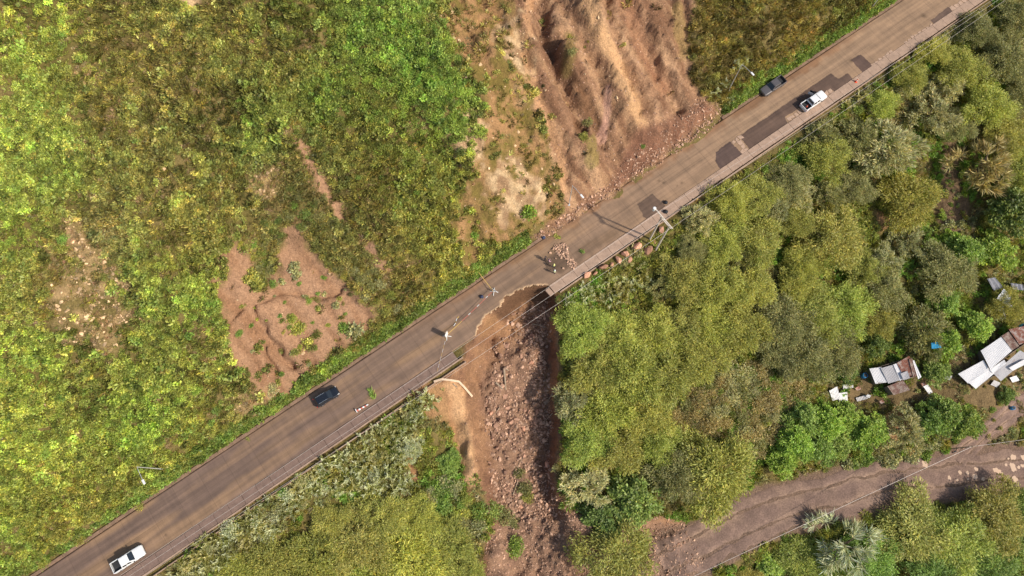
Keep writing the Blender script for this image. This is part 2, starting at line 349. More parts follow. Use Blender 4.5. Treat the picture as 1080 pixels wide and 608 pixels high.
def leaf_mat(name, mode):
    m, t, out = newmat(name)
    if mode == 'inst': c = N(t, 'ShaderNodeAttribute', attribute_name='tint', attribute_type='INSTANCER').outputs['Color']
    else: c = N(t, 'ShaderNodeObjectInfo').outputs['Color']
    lv = N(t, 'ShaderNodeAttribute', attribute_name='lv')
    c2 = mulcol(t, c, lv.outputs['Color'])
    n = noise(t, 0.45, 3); r = ramp(t, n.outputs[0], [(0.3, (0.78, 0.80, 0.8)), (0.7, (1.22, 1.18, 1.1))])
    c3 = mulcol(t, c2.outputs[2], r.outputs[0])
    df = N(t, 'ShaderNodeBsdfDiffuse'); tr = N(t, 'ShaderNodeBsdfTranslucent'); gl = N(t, 'ShaderNodeBsdfGlossy'); gl.inputs['Roughness'].default_value = 0.5
    c4 = mulcol(t, c3.outputs[2], (1.08, 1.08, 0.75, 1))
    t.links.new(c3.outputs[2], df.inputs[0]); t.links.new(c4.outputs[2], tr.inputs[0]); gl.inputs[0].default_value = (0.8, 0.8, 0.75, 1)
    mx = N(t, 'ShaderNodeMixShader'); mx.inputs[0].default_value = 0.33; t.links.new(df.outputs[0], mx.inputs[1]); t.links.new(tr.outputs[0], mx.inputs[2])
    m2 = N(t, 'ShaderNodeMixShader'); m2.inputs[0].default_value = 0.025; t.links.new(mx.outputs[0], m2.inputs[1]); t.links.new(gl.outputs[0], m2.inputs[2])
    t.links.new(m2.outputs[0], out.inputs[0]); return m
M_TERR = surf_mat('soil_and_litter', attr='col', rough=0.95, var=0.22, nscale=1.2, bump=1.0, bdist=0.30, bscale=2.2, spec=0.1, fine=4.0)
M_LEAFI = leaf_mat('foliage_scatter', 'inst'); M_LEAFO = leaf_mat('foliage', 'obj')
M_BARK = surf_mat('bark', (0.10, 0.075, 0.05, 1), bump=0.5, obj=True, nscale=5)
M_DEADWOOD = surf_mat('weathered_wood', (0.34, 0.26, 0.18, 1), bump=0.4, obj=True, nscale=6)
def rock_mat(name, c):
    m = surf_mat(name, (*lin(*c), 1), var=0.4, nscale=1.7, bump=0.6, bdist=0.05, bscale=6, spec=0.15)
    t = m.node_tree; b = t.nodes['Principled BSDF']; src = b.inputs['Base Color'].links[0].from_socket
    oi = N(t, 'ShaderNodeObjectInfo'); r = ramp(t, oi.outputs['Random'], [(0.0, (0.62, 0.58, 0.55)), (0.5, (1.0, 0.96, 0.92)), (1.0, (1.45, 1.34, 1.25))])
    t.links.new(mulcol(t, src, r.outputs[0]).outputs[2], b.inputs['Base Color']); return m
M_ROCK = rock_mat('brown_rock', (182, 152, 130)); M_ROCKP = rock_mat('pinkish_boulder', (184, 142, 118)); M_ROCKD = rock_mat('dark_rubble', (152, 122, 104))

# ------------------------------------------------------------------ object helpers
def tag(o, label=None, cat=None, group=None, kind=None):
    if label: o['label'] = label
    if cat: o['category'] = cat
    if group: o['group'] = group
    if kind: o['kind'] = kind
    return o
def link(name, mesh, parent=None, loc=None, mat=None):
    o = bpy.data.objects.new(name, mesh); COL.objects.link(o)
    if parent: o.parent = parent
    if loc is not None: o.location = loc
    if mat and mesh is not None and not mesh.materials: mesh.materials.append(mat)
    return o
def empty(name, loc=(0, 0, 0), rz=0):
    o = bpy.data.objects.new(name, None); COL.objects.link(o); o.location = loc; o.rotation_euler = (0, 0, rz); o.empty_display_size = 0.3; return o
def mesh_np(name, V, Fq, mat=None, smooth=False):
    me = bpy.data.meshes.new(name); V = np.asarray(V, np.float32); Fq = np.asarray(Fq, np.int32); k = Fq.shape[1]
    me.vertices.add(len(V)); me.vertices.foreach_set('co', V.ravel())
    me.loops.add(Fq.size); me.loops.foreach_set('vertex_index', Fq.ravel())
    me.polygons.add(len(Fq)); me.polygons.foreach_set('loop_start', np.arange(len(Fq), dtype=np.int32)*k)
    if smooth: me.polygons.foreach_set('use_smooth', np.ones(len(Fq), bool))
    me.update(calc_edges=True); me.validate()
    if mat: me.materials.append(mat)
    return me
def color_attr(me, name, C):
    a = me.attributes.new(name, 'FLOAT_COLOR', 'POINT'); C = np.asarray(C, np.float32)
    if C.shape[1] == 3: C = np.column_stack([C, np.ones(len(C), np.float32)])
    a.data.foreach_set('color', C.ravel())
class MB:
    def __init__(s): s.v = []; s.f = []
    def add(s, vs, fs):
        b = len(s.v); s.v += [tuple(v) for v in vs]; s.f += [tuple(b+i for i in f) for f in fs]; return s
    def box(s, x0, x1, y0, y1, z0, z1, M=None):
        vs = [Vector((x, y, z)) for z in (z0, z1) for y in (y0, y1) for x in (x0, x1)]
        if M is not None: vs = [M@v for v in vs]
        return s.add(vs, [(0, 2, 3, 1), (4, 5, 7, 6), (0, 1, 5, 4), (2, 6, 7, 3), (0, 4, 6, 2), (1, 3, 7, 5)])
    def tube(s, pts, radii, n=8, cap=True):
        pts = [Vector(p) for p in pts]
        if not hasattr(radii, '__len__'): radii = [radii]*len(pts)
        rings = []
        for i, p in enumerate(pts):
            tdir = (pts[min(i+1, len(pts)-1)]-pts[max(i-1, 0)]).normalized()
            a = tdir.orthogonal().normalized() if i == 0 else (a_prev-tdir*a_prev.dot(tdir)).normalized()
            a_prev = a; b = tdir.cross(a)
            rings.append([p+(a*math.cos(2*math.pi*k/n)+b*math.sin(2*math.pi*k/n))*radii[i] for k in range(n)])
        vs = [v for r in rings for v in r]; fs = []
        for i in range(len(pts)-1):
            for k in range(n): fs.append((i*n+k, i*n+(k+1) % n, (i+1)*n+(k+1) % n, (i+1)*n+k))
        if cap: fs.append(tuple(range(n-1, -1, -1))); fs.append(tuple((len(pts)-1)*n+k for k in range(n)))
        return s.add(vs, fs)
    def prism(s, poly, z0, z1):
        n = len(poly); a = sum(poly[i][0]*poly[(i+1) % n][1]-poly[(i+1) % n][0]*poly[i][1] for i in range(n))
        if a < 0: poly = poly[::-1]
        vs = [(x, y, z0) for x, y in poly]+[(x, y, z1) for x, y in poly]
        fs = [tuple(range(n-1, -1, -1)), tuple(range(n, 2*n))]+[(i, (i+1) % n, n+(i+1) % n, n+i) for i in range(n)]
        return s.add(vs, fs)
    def build(s, name, mat=None, parent=None, loc=None, smooth=False, bevel=0):
        me = bpy.data.meshes.new(name); me.from_pydata(s.v, [], s.f); me.update()
        if smooth: me.polygons.foreach_set('use_smooth', np.ones(len(me.polygons), bool))
        if mat: me.materials.append(mat)
        o = link(name, me, parent, loc)
        if bevel:
            md = o.modifiers.new('bevel', 'BEVEL'); md.width = bevel; md.segments = 2; md.limit_method = 'ANGLE'
        return o

# ------------------------------------------------------------------ terrain object
ny, nx = GX.shape
V = np.column_stack([GX.ravel(), GY.ravel(), HZ.ravel()])
I = (np.arange(ny-1)[:, None]*nx+np.arange(nx-1)[None, :]).ravel()
me = mesh_np('hillside', V, np.column_stack([I, I+1, I+nx+1, I+nx]), M_TERR, smooth=True)
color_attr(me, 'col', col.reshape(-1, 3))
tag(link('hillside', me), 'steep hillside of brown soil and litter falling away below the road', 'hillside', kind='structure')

# ------------------------------------------------------------------ main road
def sd_px(px, py, z=0.0):
    p = unz(px, py, z); return sd(p[0], p[1])
S_A = sd_px(490, 377)[0]           # shoulder ends here on the lower-left side of the collapse
S_B = sd_px(583, 308)[0]           # and starts again here
BITE_SD = [sd(*p) for p in BITE_W]
def bite_dist(x, y):
    return sdist(x, y, BITE_POLY)
def slab_mesh(name, s0, s1, d0, d1, step, ztop, thick, mat, colfn, jag=0.0):
    ss = np.arange(s0, s1+step/2, step); dd = np.linspace(d0, d1, max(2, int(round(abs(d1-d0)/step))+1))
    S, D = np.meshgrid(ss, dd); X, Y = fr(S, D)
    Z = np.full(S.shape, ztop)+fbm(S/6, D/3, 201, 3)*0.035
    B = bite_dist(X, Y)+fbm(X/0.9, Y/0.9, 203, 3)*jag
    m, n = S.shape; I = (np.arange(m-1)[:, None]*n+np.arange(n-1)[None, :]).ravel()
    Q = np.column_stack([I, I+1, I+n+1, I+n])
    if d1 < d0: Q = Q[:, ::-1]
    keep = (B.ravel()[Q].max(axis=1) < 0.12)
    Q = Q[keep]
    # pull the vertices of the broken edge onto the break line
    used = np.unique(Q); remap = -np.ones(m*n, int); remap[used] = np.arange(len(used))
    V = np.column_stack([X.ravel(), Y.ravel(), Z.ravel()])[used]; Q = remap[Q]
    C = colfn(S.ravel()[used], D.ravel()[used], V)
    ed = {}
    for q in Q:
        for a, b in zip(q, np.roll(q, -1)): 
            k = (min(a, b), max(a, b)); ed[k] = None if k in ed else (a, b)
    bd = [e for e in ed.values() if e]
    nb = {}; V2 = list(map(tuple, V)); C2 = list(map(tuple, C)); F2 = [tuple(q) for q in Q]
    for a, b in bd:
        for k in (a, b):
            if k not in nb: nb[k] = len(V2); v = V[k]; V2.append((v[0], v[1], v[2]-thick)); C2.append(C2[k])
        F2.append((b, a, nb[a], nb[b]))
    me = mesh_np(name, V2, F2, mat); color_attr(me, 'col', C2); 
    at = me.attributes.new('sd', 'FLOAT_VECTOR', 'POINT'); X2 = np.array(V2); s_, d_ = sd(X2[:, 0], X2[:, 1])
    at.data.foreach_set('vector', np.column_stack([s_, d_, np.zeros(len(s_))]).astype(np.float32).ravel())
    return me
def road_mat(name, bump=0.25):
    m, t, out = newmat(name); b = N(t, 'ShaderNodeBsdfPrincipled'); t.links.new(b.outputs[0], out.inputs[0])
    b.inputs['Roughness'].default_value = 0.85; b.inputs['Specular IOR Level'].default_value = 0.2
    a = N(t, 'ShaderNodeAttribute', attribute_name='sd'); c = N(t, 'ShaderNodeAttribute', attribute_name='col')
    def streak(sx, sy, scale, lo, hi):
        mp = N(t, 'ShaderNodeMapping'); mp.inputs['Scale'].default_value = (sx, sy, 1); t.links.new(a.outputs['Vector'], mp.inputs['Vector'])
        n = noise(t, scale, 5, 0.6, vec=mp.outputs[0]); return ramp(t, n.outputs[0], [(0.3, (lo,)*3), (0.7, (hi, hi*0.985, hi*0.96))])
    k = mulcol(t, c.outputs['Color'], streak(0.05, 1.2, 1.0, 0.76, 1.22).outputs[0])      # wheel tracks
    k = mulcol(t, k.outputs[2], streak(1.3, 0.10, 1.0, 0.90, 1.10).outputs[0])            # broom marks across
    n = noise(t, 0.35, 6); k = mulcol(t, k.outputs[2], ramp(t, n.outputs[0], [(0.3, (0.85,)*3), (0.7, (1.13, 1.11, 1.07))]).outputs[0])
    n = noise(t, 9, 4); k = mulcol(t, k.outputs[2], ramp(t, n.outputs[0], [(0.3, (0.88,)*3), (0.7, (1.12,)*3)]).outputs[0])
    t.links.new(k.outputs[2], b.inputs['Base Color'])
    sx = N(t, 'ShaderNodeSeparateXYZ'); t.links.new(a.outputs['Vector'], sx.inputs[0])
    def joint(sock, period, off, width):
        m1 = N(t, 'ShaderNodeMath', operation='ADD'); m1.inputs[1].default_value = off; t.links.new(sock, m1.inputs[0])
        m2 = N(t, 'ShaderNodeMath', operation='PINGPONG'); m2.inputs[1].default_value = period/2; t.links.new(m1.outputs[0], m2.inputs[0])
        m3 = N(t, 'ShaderNodeMath', operation='LESS_THAN'); m3.inputs[1].default_value = width; t.links.new(m2.outputs[0], m3.inputs[0]); return m3.outputs[0]
    if name != 'asphalt':
        for sock, per, off in ((sx.outputs[0], 4.6, 0.0), (sx.outputs[1], 40.0, 3.9)):
            jm = N(t, 'ShaderNodeMath', operation='MULTIPLY'); jm.inputs[1].default_value = 0.26; t.links.new(joint(sock, per, off, 0.035), jm.inputs[0])
            mk = N(t, 'ShaderNodeMix', data_type='RGBA', blend_type='MIX'); t.links.new(jm.outputs[0], mk.inputs[0]); t.links.new(k.outputs[2], mk.inputs[6]); mk.inputs[7].default_value = (0.03, 0.022, 0.018, 1); k = mk
        t.links.new(k.outputs[2], b.inputs['Base Color'])
    n5 = noise(t, 14, 6); bp = N(t, 'ShaderNodeBump'); bp.inputs['Strength'].default_value = bump; bp.inputs['Distance'].default_value = 0.02
    t.links.new(n5.outputs[0], bp.inputs['Height']); t.links.new(bp.outputs[0], b.inputs['Normal']); return m
M_ROAD = road_mat('dusty_concrete'); M_PATCH = road_mat('asphalt')
S_END = 205.0; S_BEG = -28.0

DARK_PATCHES = [([(574, 268), (584, 262), (598, 272), (602, 285), (588, 288), (574, 283)], 0.55, 2.0), ([(604, 282), (612, 262), (628, 250), (648, 246), (660, 240), (648, 252), (628, 266)], 0.68, 4.0),
          ([(536, 318), (548, 306), (568, 297), (582, 296), (575, 302), (545, 309)], 0.8, 4.0), ([(640, 226), (660, 208), (672, 218), (650, 232)], 0.85, 6)]  # darker patches on the road: outline, darkening factor, edge softness
def road_col(S, D, V):
    t = np.clip((S-40)/100, 0, 1)
    c = np.outer(1-t, lin(116, 97, 86))+np.outer(t, lin(152, 126, 102))
    px, py = proj(V[:, 0], V[:, 1], V[:, 2])
    for pts, k, soft in DARK_PATCHES:
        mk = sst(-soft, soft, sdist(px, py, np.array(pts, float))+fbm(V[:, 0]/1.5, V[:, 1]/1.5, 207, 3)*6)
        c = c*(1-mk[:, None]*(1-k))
    # brown mud carried onto the edge below the slides
    mud = sst(-1.6, -0.2, D+fbm(S/2.5, D/2.5, 209, 3)*1.6)*sst(60, 95, S)*sst(185, 165, S)
    c = c*(1-mud[:, None])+np.array(lin(138, 106, 80))*mud[:, None]
    # pale dust drifts
    dd = np.clip(fbm(S/14, D/2.2, 211, 3)*1.6, 0, 0.6)*sst(150, 60, S)
    c = c*(1-dd[:, None])+np.array(lin(158, 128, 98))*dd[:, None]
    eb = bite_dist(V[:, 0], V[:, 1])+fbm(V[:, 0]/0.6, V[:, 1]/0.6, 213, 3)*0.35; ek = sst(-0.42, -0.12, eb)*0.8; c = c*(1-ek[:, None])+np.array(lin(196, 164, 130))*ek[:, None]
    # oil spots
    for (qx, qy, r) in [(175, 564.5, 1.6), (974, 17, 3), (898, 64, 2.5), (666, 190, 1.2), (695, 191, 1.6), (700, 193, 1.8), (719, 193, 1.5), (714, 196, 1)]:
        k = np.exp(-((px-qx)**2+((py-qy)*1.5)**2)/r**2)*0.55; c = c*(1-k[:, None])
    return c
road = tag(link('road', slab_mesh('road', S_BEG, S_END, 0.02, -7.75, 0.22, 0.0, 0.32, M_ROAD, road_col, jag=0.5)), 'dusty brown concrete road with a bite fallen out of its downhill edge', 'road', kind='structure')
# asphalt repairs and broken concrete in them
def sheet(name, pts, z, mat, rgb, step=0.11, label=None, var=0.1, rough=0.16):
    P = np.array([unz(x, y, z)[:2] for x, y in pts]); lo = P.min(0); hi = P.max(0)
    xs = np.arange(lo[0]-0.5, hi[0]+0.5, step); ys = np.arange(lo[1]-0.5, hi[1]+0.5, step); X, Y = np.meshgrid(xs, ys)
    D = sdist(X, Y, P)+fbm(X/0.8, Y/0.8, 221, 3)*rough; s, d = sd(X, Y)
    Z = z+fbm(s/6, d/3, 201, 3)*0.035
    m, n = X.shape; I = (np.arange(m-1)[:, None]*n+np.arange(n-1)[None, :]).ravel(); Q = np.column_stack([I, I+1, I+n+1, I+n])
    Q = Q[D.ravel()[Q].min(axis=1) > -0.06]; used = np.unique(Q); re = -np.ones(m*n, int); re[used] = np.arange(len(used))
    V = np.column_stack([X.ravel(), Y.ravel(), Z.ravel()])[used]; C = np.array(lin(*rgb))[None]*(1+var*fbm(V[:, 0]/1.2, V[:, 1]/1.2, 223, 3)[:, None]*2)
    me = mesh_np(name, V, re[Q], mat); color_attr(me, 'col', C)
    at = me.attributes.new('sd', 'FLOAT_VECTOR', 'POINT'); at.data.foreach_set('vector', np.column_stack([s.ravel()[used], d.ravel()[used], np.zeros(len(used))]).astype(np.float32).ravel())
    return tag(link(name, me), label, 'road surface', kind='structure')
def q3(pts, ox=720, oy=0, k=3.0): return [(ox+x/k, oy+y/k) for x, y in pts]
sheet('asphalt_patch', q3([(105, 482), (150, 447), (190, 490), (120, 540), (105, 512)]), 0.016, M_PATCH, (92, 76, 70), label='small five-sided asphalt patch by the shoulder')
sheet('asphalt_patch', q3([(180, 430), (470, 232), (493, 250), (522, 232), (548, 262), (495, 300), (465, 283), (322, 372), (335, 392), (213, 474)]), 0.016, M_PATCH, (98, 80, 70), label='long dark asphalt patch beside the white pickup')
sheet('asphalt_patch', q3([(533, 190), (563, 172), (607, 213), (573, 236)]), 0.016, M_PATCH, (96, 78, 70), label='square asphalt patch ahead of the white pickup')
sheet('asphalt_patch', q3([(785, 65), (840, 22), (860, 45), (800, 82)]), 0.016, M_PATCH, (104, 86, 76), label='asphalt patch near the top of the road')
sheet('asphalt_patch', [(672, 215.5), (688, 204.5), (701.5, 217), (699, 221), (683, 232), (679, 229)], 0.016, M_PATCH, (104, 86, 74), label='asphalt patch beside the twin utility poles')
# ------------------------------------------------------------------ shoulder slabs, gutters, kerbs
M_CONC = surf_mat('pale_concrete', (*lin(168, 142, 122), 1), var=0.22, nscale=0.9, bump=0.3, bdist=0.02, bscale=9, fine=14)
M_CONCD = surf_mat('grey_brown_concrete', (*lin(128, 106, 94), 1), var=0.22, nscale=0.9, bump=0.3, bdist=0.02, bscale=9, fine=14)
M_TANK = surf_mat('muddy_kerb', (*lin(138, 112, 92), 1), var=0.35, nscale=0.8, bump=0.5, bdist=0.04, bscale=5, fine=9)
sh = tag(empty('shoulder', (*fr(90, -8.7), 0)), 'raised concrete shoulder of slabs along the downhill side of the road', 'shoulder', kind='structure')
def fslab(name, s0, s1, d0, d1, z0, z1, mat, parent, tilt=0.0):
    mb = MB(); ca = fr((s0+s1)/2, (d0+d1)/2); hs = (s1-s0)/2; hd = abs(d1-d0)/2
    M = Matrix.Rotation(math.radians(35.14)+tilt, 4, 'Z')
    mb.box(-hs, hs, -hd, hd, z0, z1, M)
    o = mb.build(name, mat); o.location = (ca[0], ca[1], 0)
    if parent:
        o.parent = parent; o.matrix_parent_inverse = Matrix.Translation(-Vector(parent.location))
    return o
Ls = 2.6; s = S_BEG
while s < S_END:
    e = s+Ls
    if not (e > S_A+0.3 and s < S_B-0.6):
        fslab('slab', s+0.02, min(e-0.03, 1e9), -9.55+random.uniform(-.04, .04), -7.78, -0.3, 0.10+random.uniform(-.02, .02), M_CONC if s > S_B-2 else M_CONCD, sh, random.uniform(-.004, .004))
    s = e
# broken ends of the shoulder
fslab('slab', S_B-0.9, S_B-0.62+0.6, -9.5, -8.1, -0.35, 0.07, M_CONC, sh, 0.06)
# outer drain channel (lower-left half) : two thin walls and a floor
ch = tag(empty('drain_channel', (*fr(0, -10), 0)), 'dark open drain channel along the shoulder, broken off at the collapse', 'drain', kind='structure')
s = S_BEG
while s < S_A-0.5:
    e = min(s+4.0, S_A-0.2)
    fslab('channel_wall', s, e-0.03, -9.80, -9.62, -0.8, 0.16, M_CONC, ch); fslab('channel_wall', s, e-0.03, -10.72, -10.60, -0.8, 0.06, M_CONC, ch); fslab('channel_floor', s, e-0.03, -10.60, -9.80, -0.85, -0.55, M_CONCD, ch)
    s = e
s = S_B+1.0
while s < S_END:
    e = min(s+4.0, S_END)
    fslab('channel_wall', s, e-0.03, -9.98, -9.80, -0.8, 0.12, M_CONC, ch)
    s = e
kb = tag(empty('kerb', (*fr(90, 0.4), 0)), 'muddy low kerb along the uphill side of the road', 'kerb', kind='structure')
s = S_BEG
while s < S_END:
    e = s+3.2
    if not (sd_px(590, 235)[0] < s < sd_px(750, 130)[0]):
        fslab('kerb_stone', s, e-0.04, 0.10+random.uniform(-.04, .04), 0.62, -0.4, 0.13+random.uniform(-.03, .03), M_TANK, kb, random.uniform(-.008, .008))
    s = e
# broken concrete crust between the carriageway and the shoulder: single pieces
cr = tag(empty('broken_concrete', (*fr(160, -7), 0.02)), 'pale broken concrete pieces along the shoulder in the upper part of the road', 'road surface', kind='structure')
M_CRUST = surf_mat('broken_concrete', (*lin(178, 150, 128), 1), var=0.3, nscale=1.6, bump=0.3, fine=10)
def crust(poly_px, cell):
    P = np.array([sd_px(*p) for p in poly_px]); lo = P.min(0); hi = P.max(0); nn = 0
    for a in np.arange(lo[0], hi[0], cell):
        for b in np.arange(lo[1], hi[1], cell):
            if not inside(np.array([a+cell/2]), np.array([b+cell/2]), P)[0] or random.random() < 0.07: continue
            j = lambda: random.uniform(-0.2, 0.2)*cell
            cx, cy = fr(a+cell/2, b+cell/2); mb = MB()
            q = [fr(a+0.07+j(), b+0.07+j()), fr(a+cell-0.07+j(), b+0.07+j()), fr(a+cell-0.07+j(), b+cell-0.07+j()), fr(a+0.07+j(), b+cell-0.07+j())]
            mb.prism([(x-cx, y-cy) for x, y in q], -0.05, random.uniform(0.035, 0.06)); o = mb.build('concrete_piece', M_CRUST)
            o.parent = cr; o.location = (cx-cr.location.x, cy-cr.location.y, -cr.location.z); nn += 1
crust(q3([(322, 372), (465, 285), (492, 297), (345, 392)]), 0.9)
crust(q3([(578, 228), (612, 195), (690, 150), (782, 68), (800, 84), (702, 168), (620, 218)]), 1.0)
crust(q3([(846, 28), (930, -25), (958, -12), (868, 48)]), 1.1)
crust(q3([(150, 448), (180, 430), (213, 474), (192, 490)]), 0.9)

# ------------------------------------------------------------------ lower dirt road
M_DIRT = surf_mat('packed_dirt', attr='col', var=0.28, nscale=0.5, bump=0.4, bdist=0.06, bscale=2.5, fine=4)
def strip(name, C3d, half, mat, label, crown=0.06, edge=0.9, ncross=22, seed=301):
    P = dense(C3d, 6); V = []; CC = []
    for i, p in enumerate(P):
        tdir = P[min(i+1, len(P)-1)]-P[max(i-1, 0)]; n = np.array([-tdir[1], tdir[0]]); n /= np.hypot(*n)
        for k in range(ncross+1):
            u = (k/ncross*2-1); ww = half*(1+0.16*float(fbm(i*0.11, 5.0*np.sign(u)+seed, seed, 3))*2)
            x, y = p[:2]+n*u*ww; r = abs(u)
            z = float(zat(x, y))+crown*(1-r)+0.05-0.25*max(0, (r-0.86)/0.14)**1.5+0.03*float(fbm(x/1.1, y/1.1, seed+3, 3))-0.11*math.exp(-((r-0.42)/0.12)**2)
            V.append((x, y, z)); q = 0.75*math.exp(-((r-0.42)/0.16)**2)*(0.6+float(fbm(x/5, y/5, seed+7, 3))*1.4)+float(fbm(x/3, y/3, seed+9, 3))*0.5; q = min(1, max(0, q)); CC.append(tuple(np.array(lin(122, 100, 88))*(1-q)+np.array(lin(164, 136, 114))*q))
    n = ncross+1; I = (np.arange(len(P)-1)[:, None]*n+np.arange(ncross)[None, :]).ravel()
    me = mesh_np(name, V, np.column_stack([I, I+n, I+n+1, I+1])[:, ::-1], mat, smooth=True); color_attr(me, 'col', CC); return tag(link(name, me), label, 'dirt road', kind='structure')
strip('dirt_road', LR3[16:][::2], 4.2, M_DIRT, 'packed brown dirt road curving across the lower right corner')
strip('dirt_path', SPw[::2], 2.0, M_DIRT, 'short dirt path climbing from the lower road to the shacks', seed=311)
M_WATER, t_, o_ = newmat('muddy_water'); b_ = N(t_, 'ShaderNodeBsdfPrincipled'); t_.links.new(b_.outputs[0], o_.inputs[0])
b_.inputs['Base Color'].default_value = (*lin(208, 176, 146), 1); b_.inputs['Roughness'].default_value = 0.12; b_.inputs['Specular IOR Level'].default_value = 0.5
PUD = [(970.5, 505.5, 1.8), (963.5, 511, 1.6), (1000.5, 504, 2.3), (1009, 506.5, 1.3), (1012, 498.5, 2.0), (1020, 499, 2.0), (1027.5, 503, 2.9), (1029, 495, 2.2), (1049.5, 496, 3.0), (1053, 497.5, 2.6), (1067.5, 493, 4.2), (1060.5, 490.5, 1.6), (1074, 493, 1.8),
       (1078, 491.5, 2.0), (1070, 505.5, 3.2), (1068, 482.5, 3.2), (1079, 483, 3.0), (1056, 499.5, 1.2), (1036.5, 505.5, 2.0), (975, 489.5, 3.6), (1020.5, 505.5, 1.0), (1063, 484, 1.2)]
for i, (px, py, r) in enumerate(PUD):
    g = hit(px, py); a = r/5.6; mb = MB(); K = 14; ph = random.random()*9; st = random.uniform(0.7, 1.5)
    ring = [(a*st**0.5*math.cos(2*math.pi*k/K)*(1+0.25*math.sin(3*k+ph)*0.7), a/st**0.5*math.sin(2*math.pi*k/K)*(1+0.22*math.cos(2*k+ph))) for k in range(K)]
    mb.prism(ring, -0.02, 0.0); o = mb.build('puddle', M_WATER, loc=(g[0], g[1], float(zat(g[0], g[1]))+0.135)); o.rotation_euler.z = random.random()*6
    tag(o, 'muddy puddle in a pothole of the lower dirt road', 'puddle', 'puddles on the lower road', kind='structure')

# ------------------------------------------------------------------ plant prototypes (meshes)
def quads_mesh(name, P, T, U, L, W, lv, mat):
    """leaf blades: base P, along T (unit), side U (unit), length L, width W -> diamond of 2 tris folded"""
    n = len(P); L = L[:, None]; W = W[:, None]
    V = np.stack([P, P+T*L*0.55+U*W*0.5, P+T*L, P+T*L*0.55-U*W*0.5], 1).reshape(-1, 3)
    I = np.arange(n)*4; Q = np.column_stack([I, I+1, I+2, I+3])
    me = mesh_np(name, V, Q, mat); color_attr(me, 'lv', np.repeat(lv, 4, axis=0)); return me
def unit(a): return a/(np.linalg.norm(a, axis=-1, keepdims=True)+1e-9)
def sides(T, rng, up=0.85):
    r = unit(rng.normal(size=T.shape))+np.array([0, 0, up]); return unit(np.cross(T, r))
def lvcol(rng, n, base=1.0, spread=0.3, yellow=0.06):
    v = base*(1+spread*rng.uniform(-1, 1, n)); c = np.column_stack([v*(1+0.12*rng.uniform(-1, 1, n)), v, v*(1+0.2*rng.uniform(-1, 1, n))])
    k = rng.random(n) < yellow; c[k] *= np.array([1.45, 1.25, 1.1]); return c
def p_grass(seed, n=62, h=0.55, spread=0.42, mat=None):
    r = np.random.default_rng(seed); a = r.uniform(0, 2*np.pi, n); q = spread*np.sqrt(r.random(n))
    P = np.column_stack([q*np.cos(a), q*np.sin(a), -0.05*np.ones(n)]); b = a+r.normal(0, 0.7, n)
    T = unit(np.column_stack([np.cos(b)*0.9, np.sin(b)*0.9, r.uniform(0.35, 1.6, n)]))
    return quads_mesh('grass', P, T, sides(T, r), h*r.uniform(0.6, 1.3, n), np.full(n, 0.085), lvcol(r, n, 1, 0.45, 0.10), mat)
def p_shrub(seed, n=170, R=0.55, leaf=0.17, asp=0.6, flat=0.75, lumps=6, mat=None, spread=0.4):
    r = np.random.default_rng(seed); c = unit(r.normal(size=(lumps, 3)))*R*r.uniform(0.25, 0.75, (lumps, 1)); c[:, 2] = np.abs(c[:, 2])
    k = r.integers(0, lumps, n); o = unit(r.normal(size=(n, 3))); o[:, 2] = np.abs(o[:, 2])*0.9-0.1
    P = c[k]+o*R*0.48*r.uniform(0.55, 1, (n, 1)); P[:, 2] = P[:, 2]*flat+0.05
    T = unit(o+r.normal(0, 0.7, (n, 3))); lv = lvcol(r, n, 1, spread)*r.uniform(0.8, 1.2, (lumps, 1))[k]
    return quads_mesh('shrub', P, T, sides(T, r), leaf*r.uniform(0.6, 1.4, n), leaf*asp*r.uniform(0.7, 1.3, n), lv, mat)
def p_rosette(seed, n=22, R=0.45, mat=None):
    r = np.random.default_rng(seed); a = r.uniform(0, 2*np.pi, n); T = unit(np.column_stack([np.cos(a), np.sin(a), r.uniform(0.1, 1.2, n)]))
    P = T*0.05; U = unit(np.cross(T, np.array([0, 0, 1.0]))+r.normal(0, 0.25, (n, 3)))
    return quads_mesh('rosette', P, T, U, R*r.uniform(0.6, 1.3, n), np.full(n, R*0.34), lvcol(r, n, 1, 0.35, 0.1), mat)
PROTO = []
proto_col = bpy.data.collections.new('plant_prototypes')
def proto(me, mat=None):
    o = bpy.data.objects.new('%02d_proto' % len(PROTO), me); proto_col.objects.link(o); PROTO.append(o); return len(PROTO)-1
G_ = [proto(p_grass(s, mat=M_LEAFI)) for s in (1, 2, 3)]
S_ = [proto(p_shrub(s, mat=M_LEAFI)) for s in (4, 5, 6)]
R_ = [proto(p_rosette(s, mat=M_LEAFI)) for s in (7, 8)]
B_ = [proto(p_shrub(s, n=70, leaf=0.30, asp=0.75, R=0.5, mat=M_LEAFI)) for s in (9, 10)]      # big-leaved

